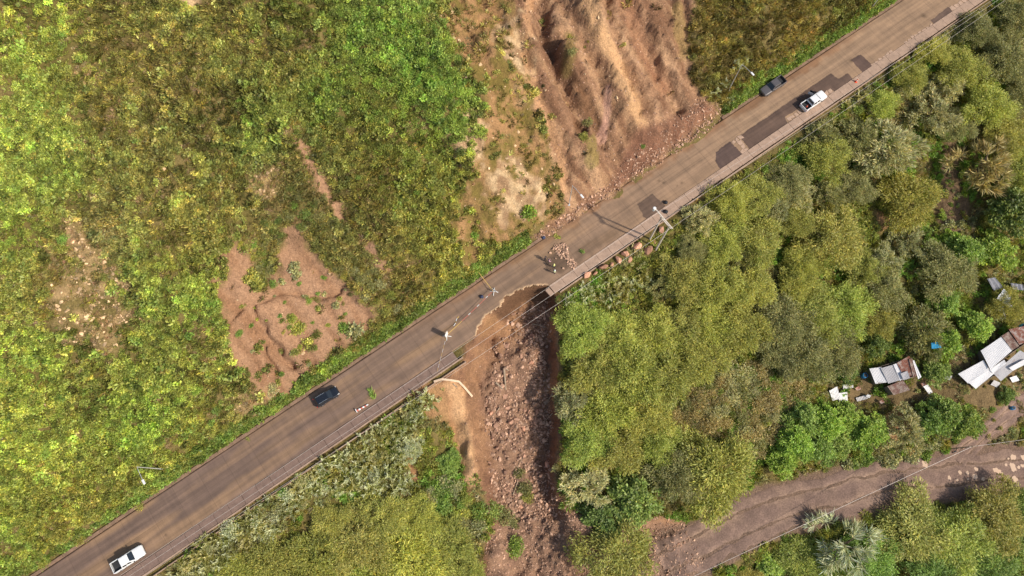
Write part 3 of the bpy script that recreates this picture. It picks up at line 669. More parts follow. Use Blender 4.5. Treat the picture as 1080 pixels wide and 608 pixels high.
M_ = [proto(p_shrub(s, n=520, R=1.0, leaf=0.17, asp=0.55, flat=0.7, lumps=16, mat=M_LEAFI)) for s in (15, 16, 17)]
D_ = [proto(p_grass(s, n=46, h=0.5, spread=0.34, mat=M_LEAFI)) for s in (18,)]
def scatter(name, P, scl, idx, tint, label, cat, coll=proto_col, rng=RNG, tilt=0.18, instmesh=None):
    n = len(P); me = bpy.data.meshes.new(name); me.vertices.add(n); me.vertices.foreach_set('co', np.asarray(P, np.float32).ravel()); me.update()
    a = me.attributes.new('rot', 'FLOAT_VECTOR', 'POINT'); R = np.column_stack([rng.normal(0, tilt, n), rng.normal(0, tilt, n), rng.uniform(0, 6.28, n)]); a.data.foreach_set('vector', R.astype(np.float32).ravel())
    a = me.attributes.new('scl', 'FLOAT_VECTOR', 'POINT'); S = np.asarray(scl, np.float32); S = np.repeat(S[:, None], 3, 1) if S.ndim == 1 else S; a.data.foreach_set('vector', S.ravel())
    a = me.attributes.new('idx', 'INT', 'POINT'); a.data.foreach_set('value', np.asarray(idx, np.int32))
    color_attr(me, 'tint', tint)
    o = link(name, me); tag(o, label, cat, kind='stuff')
    g = bpy.data.node_groups.new(name+'_scatter', 'GeometryNodeTree'); g.interface.new_socket('Geometry', in_out='INPUT', socket_type='NodeSocketGeometry'); g.interface.new_socket('Geometry', in_out='OUTPUT', socket_type='NodeSocketGeometry')
    gi = g.nodes.new('NodeGroupInput'); go = g.nodes.new('NodeGroupOutput'); ip = g.nodes.new('GeometryNodeInstanceOnPoints'); ci = g.nodes.new('GeometryNodeCollectionInfo')
    ci.inputs['Collection'].default_value = coll; ci.inputs['Separate Children'].default_value = True; ci.inputs['Reset Children'].default_value = True
    def attr(nm, ty):
        k = g.nodes.new('GeometryNodeInputNamedAttribute'); k.data_type = ty; k.inputs['Name'].default_value = nm; return k.outputs['Attribute']
    g.links.new(gi.outputs[0], ip.inputs['Points']); g.links.new(ci.outputs[0], ip.inputs['Instance']); ip.inputs['Pick Instance'].default_value = True
    g.links.new(attr('idx', 'INT'), ip.inputs['Instance Index']); g.links.new(attr('rot', 'FLOAT_VECTOR'), ip.inputs['Rotation']); g.links.new(attr('scl', 'FLOAT_VECTOR'), ip.inputs['Scale'])
    g.links.new(ip.outputs[0], go.inputs[0]); md = o.modifiers.new('scatter', 'NODES'); md.node_group = g
    return o

# vegetation tints: control points read from the photograph (pixel place, colour)
VEG = [((30, 40), (142, 158, 52)), ((40, 150), (140, 160, 54)), ((20, 240), (140, 158, 48)), ((170, 90), (148, 136, 64)), ((150, 20), (138, 136, 58)), ((240, 40), (138, 136, 58)), ((300, 60), (138, 134, 56)), ((310, 20), (116, 130, 44)),
       ((110, 120), (134, 132, 54)), ((240, 120), (128, 128, 56)), ((270, 140), (122, 142, 50)), ((60, 190), (132, 150, 50)), ((170, 170), (142, 138, 62)), ((60, 300), (132, 126, 54)), ((100, 250), (146, 138, 84)), ((200, 230), (144, 138, 56)),
       ((200, 320), (130, 150, 46)), ((150, 290), (136, 148, 54)), ((30, 380), (138, 158, 48)), ((100, 400), (132, 142, 50)), ((150, 450), (128, 158, 42)), ((40, 470), (146, 160, 48)), ((110, 520), (142, 144, 48)), ((200, 480), (146, 148, 46)),
       ((60, 560), (140, 140, 46)), ((10, 590), (128, 152, 46)), ((230, 400), (140, 148, 54)), ((270, 440), (146, 136, 70)), ((290, 200), (138, 128, 68)), ((400, 40), (112, 148, 46)), ((440, 70), (106, 150, 44)), ((470, 110), (106, 148, 44)), ((350, 100), (108, 134, 40)),
       ((390, 110), (124, 128, 44)), ((430, 140), (122, 138, 44)), ((420, 190), (126, 130, 42)), ((380, 180), (126, 124, 50)), ((350, 230), (122, 116, 58)), ((330, 200), (120, 116, 60)), ((400, 260), (134, 126, 60)), ((420, 300), (128, 120, 54)), ((470, 250), (138, 136, 48)), ((490, 280), (142, 146, 52)),
       ((500, 30), (134, 122, 62)), ((540, 120), (146, 140, 70)), ((560, 160), (136, 128, 62)), ((570, 200), (132, 128, 56)), ((800, 30), (140, 124, 58)), ((760, 60), (134, 120, 54)), ((850, 30), (146, 128, 62)), ((880, 10), (120, 116, 48)), ((740, 20), (134, 118, 54))]
VP = np.array([v[0] for v in VEG], float); VC = np.array([lin(*v[1]) for v in VEG])
def veg_tint(px, py):
    d2 = (px[:, None]-VP[None, :, 0])**2+(py[:, None]-VP[None, :, 1])**2
    wgt = 1/(d2+300)**1.6; wgt /= wgt.sum(1, keepdims=True); return wgt@VC
def sample(n, xr, yr, rng=RNG):
    x = rng.uniform(*xr, n); y = rng.uniform(*yr, n); z = zat(x, y); px, py = proj(x, y, z)
    k = (px > -55) & (px < 1135) & (py > -55) & (py < 665); return x[k], y[k], z[k], px[k], py[k]
HUE = lambda n, a=0.12: (1+a*1.1*RNG.normal(size=(n, 1)))*(1+a*0.45*RNG.normal(size=(n, 3)))

# uphill ground cover
x, y, z, px, py = sample(210000, (-118, 120), (-60, 104)); s_, d_ = sd(x, y)
bz = grid_at(bare, x, y); rb = grid_at(M_rib, x, y)*(1-grid_at(M_scar, x, y)); dr = grid_at(M_dry, x, y); rk = grid_at(M_rock, x, y)
patch = fbm(x/5.5, y/5.5, 401, 3); patch2 = fbm(x/1.7, y/1.7, 403, 3)
dens = (1-bz)**2*(1-0.84*rb)*(1-0.45*dr)*(1-0.8*rk)
dens = np.maximum(dens, 0.03*(1-grid_at(M_scar, x, y)*0.9)*(d_ > 3))
keep = (d_ > 2.2) & (RNG.random(len(x)) < dens*(0.85+0.5*patch2))
x, y, z, px, py, patch, patch2, dr, rb = [a[keep] for a in (x, y, z, px, py, patch, patch2, dr, rb)]
n = len(x); T = veg_tint(px, py); lush = (T[:, 1]/T[:, 0]-0.95)*1.3+patch*1.3+patch2*0.6+0.06
r = RNG.random(n); u = RNG.random(n)
typ = np.where(lush > r*0.9, np.where(u < 0.62, 3+RNG.integers(0, 3, n), np.where(u < 0.8, 8+RNG.integers(0, 2, n), 6+RNG.integers(0, 2, n))), np.where(u < 0.66, RNG.integers(0, 3, n), np.where(u < 0.86, 3+RNG.integers(0, 3, n), 6+RNG.integers(0, 2, n))))
lum = T@np.array([.35, .55, .1]); T = (0.58*T+0.42*lum[:, None]*np.array([1.09, 1.04, 0.33]))*np.array([1.48, 1.46, 1.75]); tint = T*HUE(n, 0.12)*np.clip(RNG.normal(1.0, 0.3, (n, 1)), 0.4, 1.9)*(1.0+0.5*patch2[:, None]+0.25*patch[:, None])
dark = RNG.random(n) < 0.12; tint[dark] *= 0.55
br_ = RNG.random(n) < 0.14; tint[br_] *= np.array([1.32, 1.28, 1.25])
ye = RNG.random(n) < 0.05; tint[ye] = np.array(lin(176, 164, 84))*HUE(ye.sum(), 0.1)
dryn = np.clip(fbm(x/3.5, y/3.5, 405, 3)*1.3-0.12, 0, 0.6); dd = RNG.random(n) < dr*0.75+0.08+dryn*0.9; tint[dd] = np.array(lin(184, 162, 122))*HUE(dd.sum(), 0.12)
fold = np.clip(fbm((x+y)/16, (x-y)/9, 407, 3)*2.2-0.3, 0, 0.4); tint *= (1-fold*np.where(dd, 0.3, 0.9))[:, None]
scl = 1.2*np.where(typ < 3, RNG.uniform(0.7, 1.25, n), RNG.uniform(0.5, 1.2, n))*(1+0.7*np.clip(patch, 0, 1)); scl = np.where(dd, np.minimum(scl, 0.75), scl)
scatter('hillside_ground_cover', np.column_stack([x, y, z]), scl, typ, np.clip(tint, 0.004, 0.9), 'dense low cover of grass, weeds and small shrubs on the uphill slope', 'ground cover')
# taller leafy mounds
pw = np.clip(lush+0.25, 0.02, 1)**2*(1-0.85*rb)*(1-0.8*dr)
k = RNG.choice(n, 8500, replace=False, p=pw/pw.sum()); m = len(k)
tm = T[k]*np.array([0.95, 1.0, 0.95])*HUE(m, 0.12)*np.clip(RNG.normal(1.0, 0.34, (m, 1)), 0.4, 1.9); ty_ = RNG.choice([10, 11, 12, 3, 4, 5, 8, 9], m, p=[.12, .12, .12, .2, .16, .16, .06, .06]); scatter('hillside_mounds', np.column_stack([x[k], y[k], z[k]]), np.where(ty_ > 9, 0.45*(2.8**RNG.random(m)), RNG.uniform(0.9, 2.1, m)), ty_, np.clip(tm, 0.004, 0.9), 'taller leafy weeds standing above the low cover of the uphill slope', 'weeds')
# roadside verge, uphill side: lush weeds
ns = 9000; s_ = RNG.uniform(S_BEG, S_END, ns); d_ = 1.0+np.abs(RNG.normal(0, 1.1, ns)); x, y = fr(s_, d_); z = zat(x, y); px, py = proj(x, y, z)
wide = np.where(s_ > sd_px(770, 118)[0], 3.6, 2.6); ok = (d_ < wide) & ~((px > 556) & (px < 762)) & ~((px > 262) & (px < 318) & (RNG.random(ns) < 0.7)) & ~((px < 130) & (RNG.random(ns) < 0.75)) & (RNG.random(ns) < 0.9+0.8*fbm(s_/3, d_, 411, 2))
x, y, z = x[ok], y[ok], z[ok]; n = len(x); tint = np.array(lin(138, 156, 76))*HUE(n, 0.12)*(1+0.7*fbm(x/2, y/2, 413, 2)[:, None])
scatter('verge_weeds', np.column_stack([x, y, z]), RNG.uniform(0.6, 1.5, n), RNG.choice([3, 4, 5, 8, 9, 6], n), np.clip(tint, 0.004, 0.8), 'bright green weeds growing along the uphill kerb', 'weeds')
# undergrowth below the road
x, y, z, px, py = sample(95000, (-90, 150), (-80, 104)); s_, d_ = sd(x, y)
bz = grid_at(bare, x, y); n4 = fbm(x/4, y/4, 421, 3); n5 = fbm(x/9, y/9, 423, 3)
keep = (d_ < -ROADW-0.9) & (RNG.random(len(x)) < np.maximum((1-bz)**2, 0.03*(grid_at(M_lr, x, y) < 0.2)*(grid_at(D_fan, x, y) < 0)*(grid_at(D_ch, x, y) < 0.5)))
x, y, z, px, py, n4, n5 = [a[keep] for a in (x, y, z, px, py, n4, n5)]; n = len(x)
tint = np.array(lin(134, 134, 66))*np.ones((n, 1)); k = (n4 > 0.12); tint[k] = lin(124, 150, 66); k = n4 < -0.12; tint[k] = lin(150, 146, 100); k = n5 > 0.22; tint[k] = lin(138, 142, 70)
tint = 1.25*tint*HUE(n, 0.14)
scatter('valley_undergrowth', np.column_stack([x, y, z]), RNG.uniform(0.7, 1.7, n), RNG.choice([0, 1, 2, 3, 4, 5, 6, 7, 8, 9], n), np.clip(tint, 0.004, 0.8), 'tangled undergrowth of weeds and grass under the trees below the road', 'undergrowth')

# ------------------------------------------------------------------ trees
def crown_mesh(name, seed, R, H, tips, per, leaf, asp, droop=0.2, flat=0.62, out=0.6, hole=0.12, spray=0.62, spread=0.38):
    r = np.random.default_rng(seed)
    a = r.uniform(0, 2*np.pi, tips); q = np.sqrt(r.random(tips)); lob = 1+0.22*np.sin(a*3+seed)+0.14*np.sin(a*5+seed*2)
    rr = q*R*lob*0.86; zt = H-flat*R*(q**2)+r.normal(0, 0.14*R, tips)-0.28*R*r.random(tips)**2
    C = np.column_stack([rr*np.cos(a), rr*np.sin(a), zt]); keep = r.random(tips) > hole; C = C[keep]; m = len(C)
    br = r.uniform(0.85, 1.18, m)
    k = np.repeat(np.arange(m), per); n = len(k); o = unit(r.normal(size=(n, 3))); o[:, 2] = o[:, 2]*0.6+0.1
    P = C[k]+o*spray*(r.random((n, 1))**0.6)
    outw = unit(np.column_stack([np.cos(a[keep]), np.sin(a[keep]), 0.5*np.ones(m)]))[k]
    T = unit(o*(1-out)+outw*out+r.normal(0, 0.45, (n, 3))-np.array([0, 0, droop]))
    return quads_mesh(name, P, T, sides(T, r), leaf*r.uniform(0.6, 1.4, n), leaf*asp*r.uniform(0.7, 1.3, n), lvcol(r, n, 1, spread, 0.05)*br[k][:, None], M_LEAFO), C
def trunk_mesh(name, seed, H, C, R):
    r = random.Random(seed); mb = MB(); f = Vector((r.uniform(-.2, .2), r.uniform(-.2, .2), H*0.38))
    mb.tube([(0, 0, -0.5), (f.x*0.4, f.y*0.4, H*0.18), f], [0.20, 0.16, 0.13], 7)
    for i in range(7):
        c = C[r.randrange(len(C))]; e = Vector(c); mid = f.lerp(e, 0.5)+Vector((r.uniform(-.3, .3), r.uniform(-.3, .3), 0.25))
        mb.tube([f, mid, e], [0.11, 0.07, 0.025], 5)
    me = bpy.data.meshes.new(name); me.from_pydata(mb.v, [], mb.f); me.update(); me.materials.append(M_BARK); return me
SPEC = {}
def species(key, seeds, R, H, **kw):
    SPEC[key] = []
    for sdv in seeds:
        me, C = crown_mesh('crown', sdv, R, H, **kw); SPEC[key].append((me, trunk_mesh('trunk', sdv, H, C, R), R, H))
species('fe', (11, 12, 13, 14, 15, 16), 4.2, 5.0, tips=170, per=75, leaf=0.34, asp=0.30, flat=0.42, spray=0.85, hole=0.06)
species('sh', (21, 22, 23), 3.2, 4.6, tips=95, per=55, leaf=0.36, asp=0.62, flat=0.7, spray=0.6, out=0.4)
species('gr', (31, 32, 33), 3.6, 4.2, tips=80, per=60, leaf=0.55, asp=0.22, flat=0.6, spray=0.55, out=0.65, droop=-0.15)
species('sp', (41, 42), 3.4, 4.4, tips=46, per=50, leaf=1.0, asp=0.10, flat=0.55, spray=0.3, out=0.75, droop=-0.25)
TI = {'olive': (147, 147, 70), 'lime': (152, 158, 70), 'dull': (134, 133, 84), 'grey': (156, 156, 112), 'pale': (170, 166, 118), 'green': (120, 148, 66), 'bright': (134, 162, 62), 'tawny': (160, 146, 98), 'gold': (150, 146, 62), 'dark': (100, 122, 58), 'silver': (176, 180, 146)}
def tcol(k, j=0.04):
    c = np.array(lin(*TI[k])); c = c*(1.3 if k == 'silver' else 1.28)*RNG.uniform(0.9, 1.1) if k in ('silver', 'pale', 'grey', 'tawny', 'dull') else (0.72*c+0.28*(c@np.array([.35, .55, .1]))*np.array([1.05, 1.04, 0.32]))*1.34*(1+j*RNG.normal(size=3))*RNG.uniform(0.88, 1.12); return (*np.clip(c, 0.01, 0.9), 1)
def tree(px, py, rpx, spec, tint, label, group=None, cat='tree', name=None):
    me, tr, R, H = random.choice(SPEC[spec]); h0 = 0.62*H
    g = ground(px, py, h0); depth = HC-g.z-h0; r = rpx/F*depth*1.16; k = max(0.3, r/R); 
    g = ground(px, py, h0*k)
    t = empty(name or {'fe': 'feathery_tree', 'sh': 'broadleaf_tree', 'gr': 'lance_leaved_tree', 'sp': 'spiky_tree'}[spec], g, random.random()*6.28); t.scale = (k, k, k*random.uniform(0.66, 0.86)*(0.8 if py > 500 else 1))
    tag(t, label, cat, group)
    a = link('crown', me, t); a.color = tcol(tint); b = link('trunk', tr, t)
    return t
TREES = [
 # distinct ones
 (960, 208, 32, 'fe', 'gold', 'rounded golden-green tree standing alone beside the bare brown gully'),
 (1040, 172, 30, 'sp', 'tawny', 'tawny spiky tree right of the bare brown gully'),
 (880, 247, 34, 'fe', 'lime', 'large round olive-lime tree left of the lone golden-green tree'),
 (1002, 285, 28, 'fe', 'dull', 'dull grey-olive tree above the white tarpaulins'),
 (975, 348, 26, 'gr', 'dull', 'mottled grey-leaved tree behind the blue tarpaulin'),
 (940, 150, 36, 'gr', 'pale', 'wide pale feathery tree left of the bare brown gully'),
 (895, 576, 28, 'sp', 'silver', 'silvery spiky palm-like tree below the lower dirt road'),
 (755, 497, 38, 'fe', 'lime', 'large olive-lime tree overhanging the upper edge of the lower dirt road'),
 (714, 500, 26, 'fe', 'dull', 'dark brownish tree behind the large olive-lime tree by the lower road'),
 (652, 582, 36, 'fe', 'olive', 'large round olive tree standing in the brown rubble fan at the bottom'),
 (672, 528, 24, 'sh', 'green', 'deep green leafy tree just above the round tree in the rubble fan'),
 (640, 545, 20, 'sh', 'dark', 'dark green tree at the right edge of the rubble chute, low down'),
 (620, 510, 22, 'gr', 'pale', 'pale grey-green tree leaning over the right edge of the rubble chute'),
 (612, 345, 26, 'fe', 'lime', 'feathery olive-lime tree nearest the collapsed road edge on its right side'),
 (604, 425, 20, 'gr', 'grey', 'grey leafy tree with bare twigs at the right rim of the rubble chute'),
 (815, 600, 16, 'sh', 'bright', 'small yellow-green tree at the bottom edge below the lower dirt road'),
 (970, 558, 34, 'fe', 'olive', 'broad olive tree below the lower dirt road, left of the puddles'),
 (1012, 572, 32, 'fe', 'lime', 'broad lime-olive tree below the puddles of the lower dirt road'),
 (1055, 545, 30, 'fe', 'olive', 'olive tree closest below the puddles at the right edge'),
 (1000, 438, 17, 'sh', 'green', 'green tree in front of the long white corrugated roof'),
 (1068, 222, 26, 'sh', 'dark', 'dark green tree at the right edge below the tawny spiky tree'),
 (1062, 322, 18, 'fe', 'gold', 'golden-olive tree at the right edge beside the white tarpaulin'),
 (955, 452, 20, 'gr', 'pale', 'pale leaved tree below the patched shack'),
 (472, 488, 13, 'sh', 'green', 'small green tree in the bare hollow left of the rubble chute'),
 (432, 472, 13, 'gr', 'silver', 'round silver-green bush below the road, left of the bare hollow'),
]
GROVE = [
 ('olive tree in the grove right of the chute', 'grove right of the rubble chute', 'fe', ('lime', 'olive', 'lime'),
  [(650, 358, 28), (690, 350, 27), (628, 385, 28), (665, 392, 30), (640, 430, 28), (702, 398, 30), (735, 378, 27), (680, 435, 26), (618, 462, 24), (652, 468, 26), (694, 468, 22), (720, 345, 26)]),
 ('olive tree between the twin poles and shacks', 'trees on the slope below the utility poles', 'fe', ('olive', 'dull', 'olive', 'lime'),
  [(770, 212, 22), (800, 206, 24), (832, 188, 22), (762, 252, 24), (800, 250, 26), (722, 288, 26), (756, 300, 28), (790, 298, 26), (748, 335, 26), (785, 342, 28), (825, 338, 28), (860, 330, 28), (895, 322, 28), (930, 302, 26), (852, 374, 28), (886, 364, 24), (822, 372, 20), (848, 282, 22), (912, 285, 20), (930, 338, 18), (872, 165, 26), (728, 262, 16), (905, 195, 20), (838, 232, 20), (840, 300, 20)]),
 ('pale grey tree below the upper road', 'pale trees below the upper road', 'gr', ('grey', 'pale', 'dull'),
  [(905, 140, 24), (985, 118, 26), (920, 165, 22), (868, 140, 20), (740, 230, 17), (700, 300, 16), (845, 205, 18), (780, 275, 18), (1000, 90, 20), (960, 250, 18), (935, 275, 18), (875, 205, 18), (818, 215, 16), (770, 240, 16)]),
 ('olive tree in the upper right corner', 'trees in the upper right corner', 'fe', ('olive', 'lime', 'dull'),
  [(1060, 60, 30), (1015, 68, 26), (1045, 108, 28), (1030, 32, 22), (1072, 18, 24), (962, 82, 20), (988, 52, 18), (930, 108, 18), (1068, 140, 24), (1010, 128, 20), (1085, 95, 24), (1090, 180, 26)]),
 ('olive tree below the lower road', 'trees below the lower road', 'fe', ('olive', 'lime', 'green'),
  [(922, 590, 26), (852, 592, 24), (1050, 602, 26), (985, 606, 26), (1085, 575, 28), (790, 612, 14), (880, 612, 20), (1085, 535, 16)]),
 ('olive tree in the bottom left clump', 'clump at the bottom left', 'fe', ('olive', 'lime', 'olive'),
  [(420, 588, 34), (372, 572, 30), (330, 592, 30), (286, 598, 26), (462, 580, 28), (402, 548, 24), (345, 552, 20), (248, 608, 20), (492, 604, 18), (440, 545, 20), (375, 612, 26)]),
 ('leafy tree around the shacks', 'leafy trees around the shacks', 'sh', ('green', 'dark', 'bright'),
  [(1064, 418, 9), (1022, 448, 16), (920, 452, 17), (985, 445, 16), (1000, 318, 16), (1035, 345, 16), (992, 394, 13), (1000, 362, 16), (1020, 262, 18), (1055, 262, 20), (893, 390, 11), (925, 363, 12)]),
 ('bright tree below the white sheets', 'bright trees below the white sheets', 'sh', ('bright', 'green', 'bright'),
  [(850, 440, 17), (872, 448, 17), (895, 440, 15), (838, 465, 17), (862, 472, 17), (885, 470, 16), (828, 488, 15), (908, 462, 12)]),
]
for a in TREES: tree(*a)
for lab, grp, spec, tints, pts in GROVE:
    rows = []; left_ = sorted(pts, key=lambda p: p[1]); nr = max(1, round(math.sqrt(len(pts)*0.75))); per = -(-len(pts)//nr)
    while left_: rows.append(sorted(left_[:per])); left_ = left_[per:]
    ORD = ['first', 'second', 'third', 'fourth', 'fifth', 'sixth', 'seventh']
    for ri, row in enumerate(rows):
        rn = 'top' if ri == 0 else 'bottom' if ri == len(rows)-1 else ORD[ri]
        for ci, (px, py, r) in enumerate(row):
            pos = 'leftmost' if ci == 0 else 'rightmost' if ci == len(row)-1 else ORD[ci]+' from left'
            tree(px+random.uniform(-2, 2), py+random.uniform(-2, 2), r, spec, random.choice(tints), lab+', %s in the %s row' % (pos, rn), grp)

# ------------------------------------------------------------------ bushes and sprays (single meshes)
def bush_mesh(name, seed, n, R, leaf, asp, lumps, flat=0.8):
    me = p_shrub(seed, n=n, R=R, leaf=leaf, asp=asp, flat=flat, lumps=lumps, mat=M_LEAFO); return me
BUSH = [bush_mesh('shrub', 50+i, 900, 1.5, 0.26, 0.62, 22) for i in range(4)]
BUSHB = [bush_mesh('shrub', 60+i, 360, 1.2, 0.42, 0.7, 12) for i in range(3)]
BUSHT = [bush_mesh('shrub', 66+i, 700, 1.5, 0.32, 0.3, 20) for i in range(3)]
def spray_mesh(seed, stems=16, L=2.0):
    r = np.random.default_rng(seed); P = []; T = []; LL = []; W = []; lv = []
    for i in range(stems):
        a = r.uniform(0, 6.28); tilt = r.uniform(0.15, 1.1); d = np.array([math.cos(a)*math.sin(tilt), math.sin(a)*math.sin(tilt), math.cos(tilt)]); ln = L*r.uniform(0.6, 1.1); pl = r.random() < 0.55
        for k in range(26):
            f = r.random()**0.7; p = d*ln*f; p = p-np.array([0, 0, 0.3*f*f*ln*math.sin(tilt)])
            P.append(p); q = d+r.normal(0, 0.35, 3); T.append(q/np.linalg.norm(q)); LL.append(r.uniform(0.35, 0.85)); W.append(r.uniform(0.08, 0.16)); b = (1.25 if (pl and f > 0.55) else 0.72)*r.uniform(0.8, 1.2); lv.append((b*1.02, b, b*(1.05 if b > 1 else 0.6)))
    P, T = np.array(P), np.array(T); return quads_mesh('spray', P, T, sides(T, r), np.array(LL), np.array(W), np.array(lv), M_LEAFO)
SPRAY = [spray_mesh(70+i) for i in range(4)]
def bush(px, py, rpx, meshes, tint, label, group=None, name='shrub', cat='shrub', R=1.5, dz=0.0):
    g = ground(px, py, dz); r = rpx/F*(HC-g.z); o = link(name, random.choice(meshes), None, g); k = r/R; o.scale = (k, k, k*random.uniform(0.7, 1.0)); o.rotation_euler.z = random.random()*6.28; o.color = tcol(tint, 0.05); tag(o, label, cat, group); return o
def fill(poly, n, mind, fn):
    P = np.array(poly, float); lo, hi = P.min(0), P.max(0); pts = []; tries = 0
    while len(pts) < n and tries < n*60:
        tries += 1; q = RNG.uniform(lo, hi)
        if not inside(q[:1], q[1:], P)[0]: continue
        if any((q[0]-p[0])**2+(q[1]-p[1])**2 < mind*mind for p in pts): continue
        pts.append(q); fn(*q)
    return pts
# bright thicket beside the top scar
fill([(365, -10), (455, -12), (482, 40), (512, 100), (505, 140), (470, 150), (440, 120), (400, 130), (365, 90), (350, 40)], 75, 7,
     lambda x, y: bush(x, y, random.uniform(6, 11), BUSH, random.choice(['bright', 'green', 'bright']), 'bright green rounded shrub in the thicket left of the main slide scar', 'thicket left of the main slide scar', name='bright_shrub'))
fill([(380, 130), (440, 120), (470, 150), (490, 190), (480, 230), (440, 250), (390, 240), (360, 190)], 34, 10,
     lambda x, y: bush(x, y, random.uniform(4, 7), BUSH+BUSHB, random.choice(['green', 'olive', 'gold', 'green']), 'green shrub among yellow weeds below the bright thicket', 'shrubs below the bright thicket', name='green_shrub'))
# lime shrubs on the left slope
for poly, n in (([(-20, 20), (70, 30), (90, 120), (60, 210), (-20, 220)], 34), ([(-20, 220), (60, 215), (80, 260), (30, 300), (-20, 300)], 10), ([(110, 420), (210, 410), (240, 440), (180, 470), (110, 460)], 20), ([(-20, 370), (60, 360), (80, 420), (40, 500), (-20, 500)], 22), ([(140, 270), (220, 300), (230, 350), (180, 370), (150, 340)], 16), ([(250, 100), (300, 110), (290, 160), (240, 160)], 12)):
    fill(poly, n, 8, lambda x, y: bush(x, y, random.uniform(4.5, 9), BUSH+BUSHB, random.choice(['bright', 'lime', 'lime', 'green']), 'lime green low shrub on the grassy slope left of the left scar', 'lime shrubs on the left slope', name='lime_shrub'))
fill([(60, 480), (110, 440), (250, 430), (280, 455), (200, 500), (110, 560), (40, 600), (0, 560)], 40, 9, lambda x, y: bush(x, y, random.uniform(4, 8), BUSH+BUSHT, random.choice(['olive', 'lime', 'gold']), 'yellow-olive low shrub on the slope above the white pickup', 'olive shrubs at the lower left', name='olive_shrub'))
fill([(262, 255), (296, 215), (312, 190), (330, 215), (345, 250), (325, 245), (300, 232), (292, 262), (280, 298), (268, 298)], 26, 7, lambda x, y: bush(x, y, random.uniform(5, 9), BUSH+BUSHT, random.choice(['green', 'dull', 'dark']), 'dark green shrub in the gully at the head of the left scar', 'shrubs at the head of the left scar', name='dark_shrub'))
fill([(330, 190), (365, 240), (410, 300), (430, 325), (395, 330), (360, 290), (340, 260)], 24, 9, lambda x, y: bush(x, y, random.uniform(5, 9), BUSHT, random.choice(['dull', 'olive', 'grey']), 'dull olive shrub right of the left scar', 'shrubs right of the left scar', name='dull_shrub'))
# plants on the left scar
for (x, y, r, t, lab) in [(309, 282, 8, 'grey', 'tall pale green plant standing on the left scar'), (313, 290, 6, 'grey', 'pale green plant below the tallest one on the left scar'), (375, 349, 11, 'grey', 'large grey-green shrub at the lower right end of the left scar'), (362, 346, 7, 'green', 'green shrub beside the large grey-green shrub by the left scar'),
                          (315, 346, 9, 'lime', 'yellow-green weed clump in the middle of the left scar'), (308, 337, 6, 'lime', 'small yellow-green weed clump above the middle one on the left scar'), (556, 225, 10, 'bright', 'bright green bush alone at the foot of the pale rocks by the road'), (288, 300, 5, 'green', 'small green weed at the head of the forked rill on the left scar'),
                          (297, 298, 5, 'grey', 'small grey-green weed right of the rill head on the left scar'), (321, 313, 6, 'grey', 'grey-green weed above the centre of the left scar'), (326, 318, 4, 'green', 'small weed just right of the scar centre'), (342, 310, 4, 'grey', 'small pale weed at the right side of the left scar'), (354, 322, 5, 'grey', 'pale weed near the right corner of the left scar'),
                          (252, 352, 5, 'green', 'small green weed at the left rim of the left scar'), (287, 410, 7, 'pale', 'dry pale shrub at the foot of the left scar'), (340, 388, 8, 'bright', 'bright green weed clump between the left scar and the road'), (352, 380, 7, 'bright', 'second bright green weed clump between the left scar and the road'),
                          (500, 250, 6, 'green', 'small green shrub on the pale rocky slope above the road'), (512, 262, 5, 'lime', 'lime weed above the kerb below the pale rocks'), (678, 155, 3, 'green', 'tiny green weed on the gravel toe of the main slide'), (620, 130, 6, 'dull', 'tuft of dull grass hanging on the dark rib of the main slide'),
                          (603, 55, 6, 'dull', 'dull tuft on the upper dark rib of the main slide'), (600, 40, 5, 'olive', 'olive tuft at the top of the dark rib of the main slide')]:
    bush(x, y, r, BUSHB if t in ('grey', 'bright') else BUSH, t, lab, R=1.3)
fill([(262, 300), (300, 262), (330, 275), (370, 308), (385, 338), (350, 368), (310, 395), (285, 405), (262, 380), (245, 340)], 26, 9, lambda x, y: bush(x, y, random.uniform(2, 4.5), BUSHB+BUSH, random.choice(['green', 'lime', 'grey']), 'small weed rooted on the bare soil of the left scar', 'weeds on the left scar', name='weed'))
# white-flowering bush by the lamp
for (x, y, r, lab) in [(762, 92, 9, 'silvery shrub at the foot of the lamp post left of the dark grey pickup'), (752, 98, 9, 'pale shrub at the right end of the slide toe'), (776, 72, 9, 'silvery shrub behind the lamp head near the dark grey pickup'), (768, 106, 7, 'pale green shrub by the kerb left of the dark grey pickup'), (785, 66, 7, 'small silvery shrub above the lamp head near the dark grey pickup')]:
    bush(x, y, r, SPRAY, 'silver', lab, R=1.5)
# tawny scrub
fill([(745, 400), (775, 385), (835, 385), (850, 410), (835, 440), (815, 480), (790, 475), (770, 455), (735, 455), (700, 450), (720, 425)], 80, 8, lambda x, y: bush(x, y, random.uniform(7, 12), BUSHT, random.choice(['tawny', 'pale', 'tawny', 'dull']), 'tawny grey shrub in the open scrub left of the shacks', 'tawny scrub left of the shacks', name='tawny_shrub'))
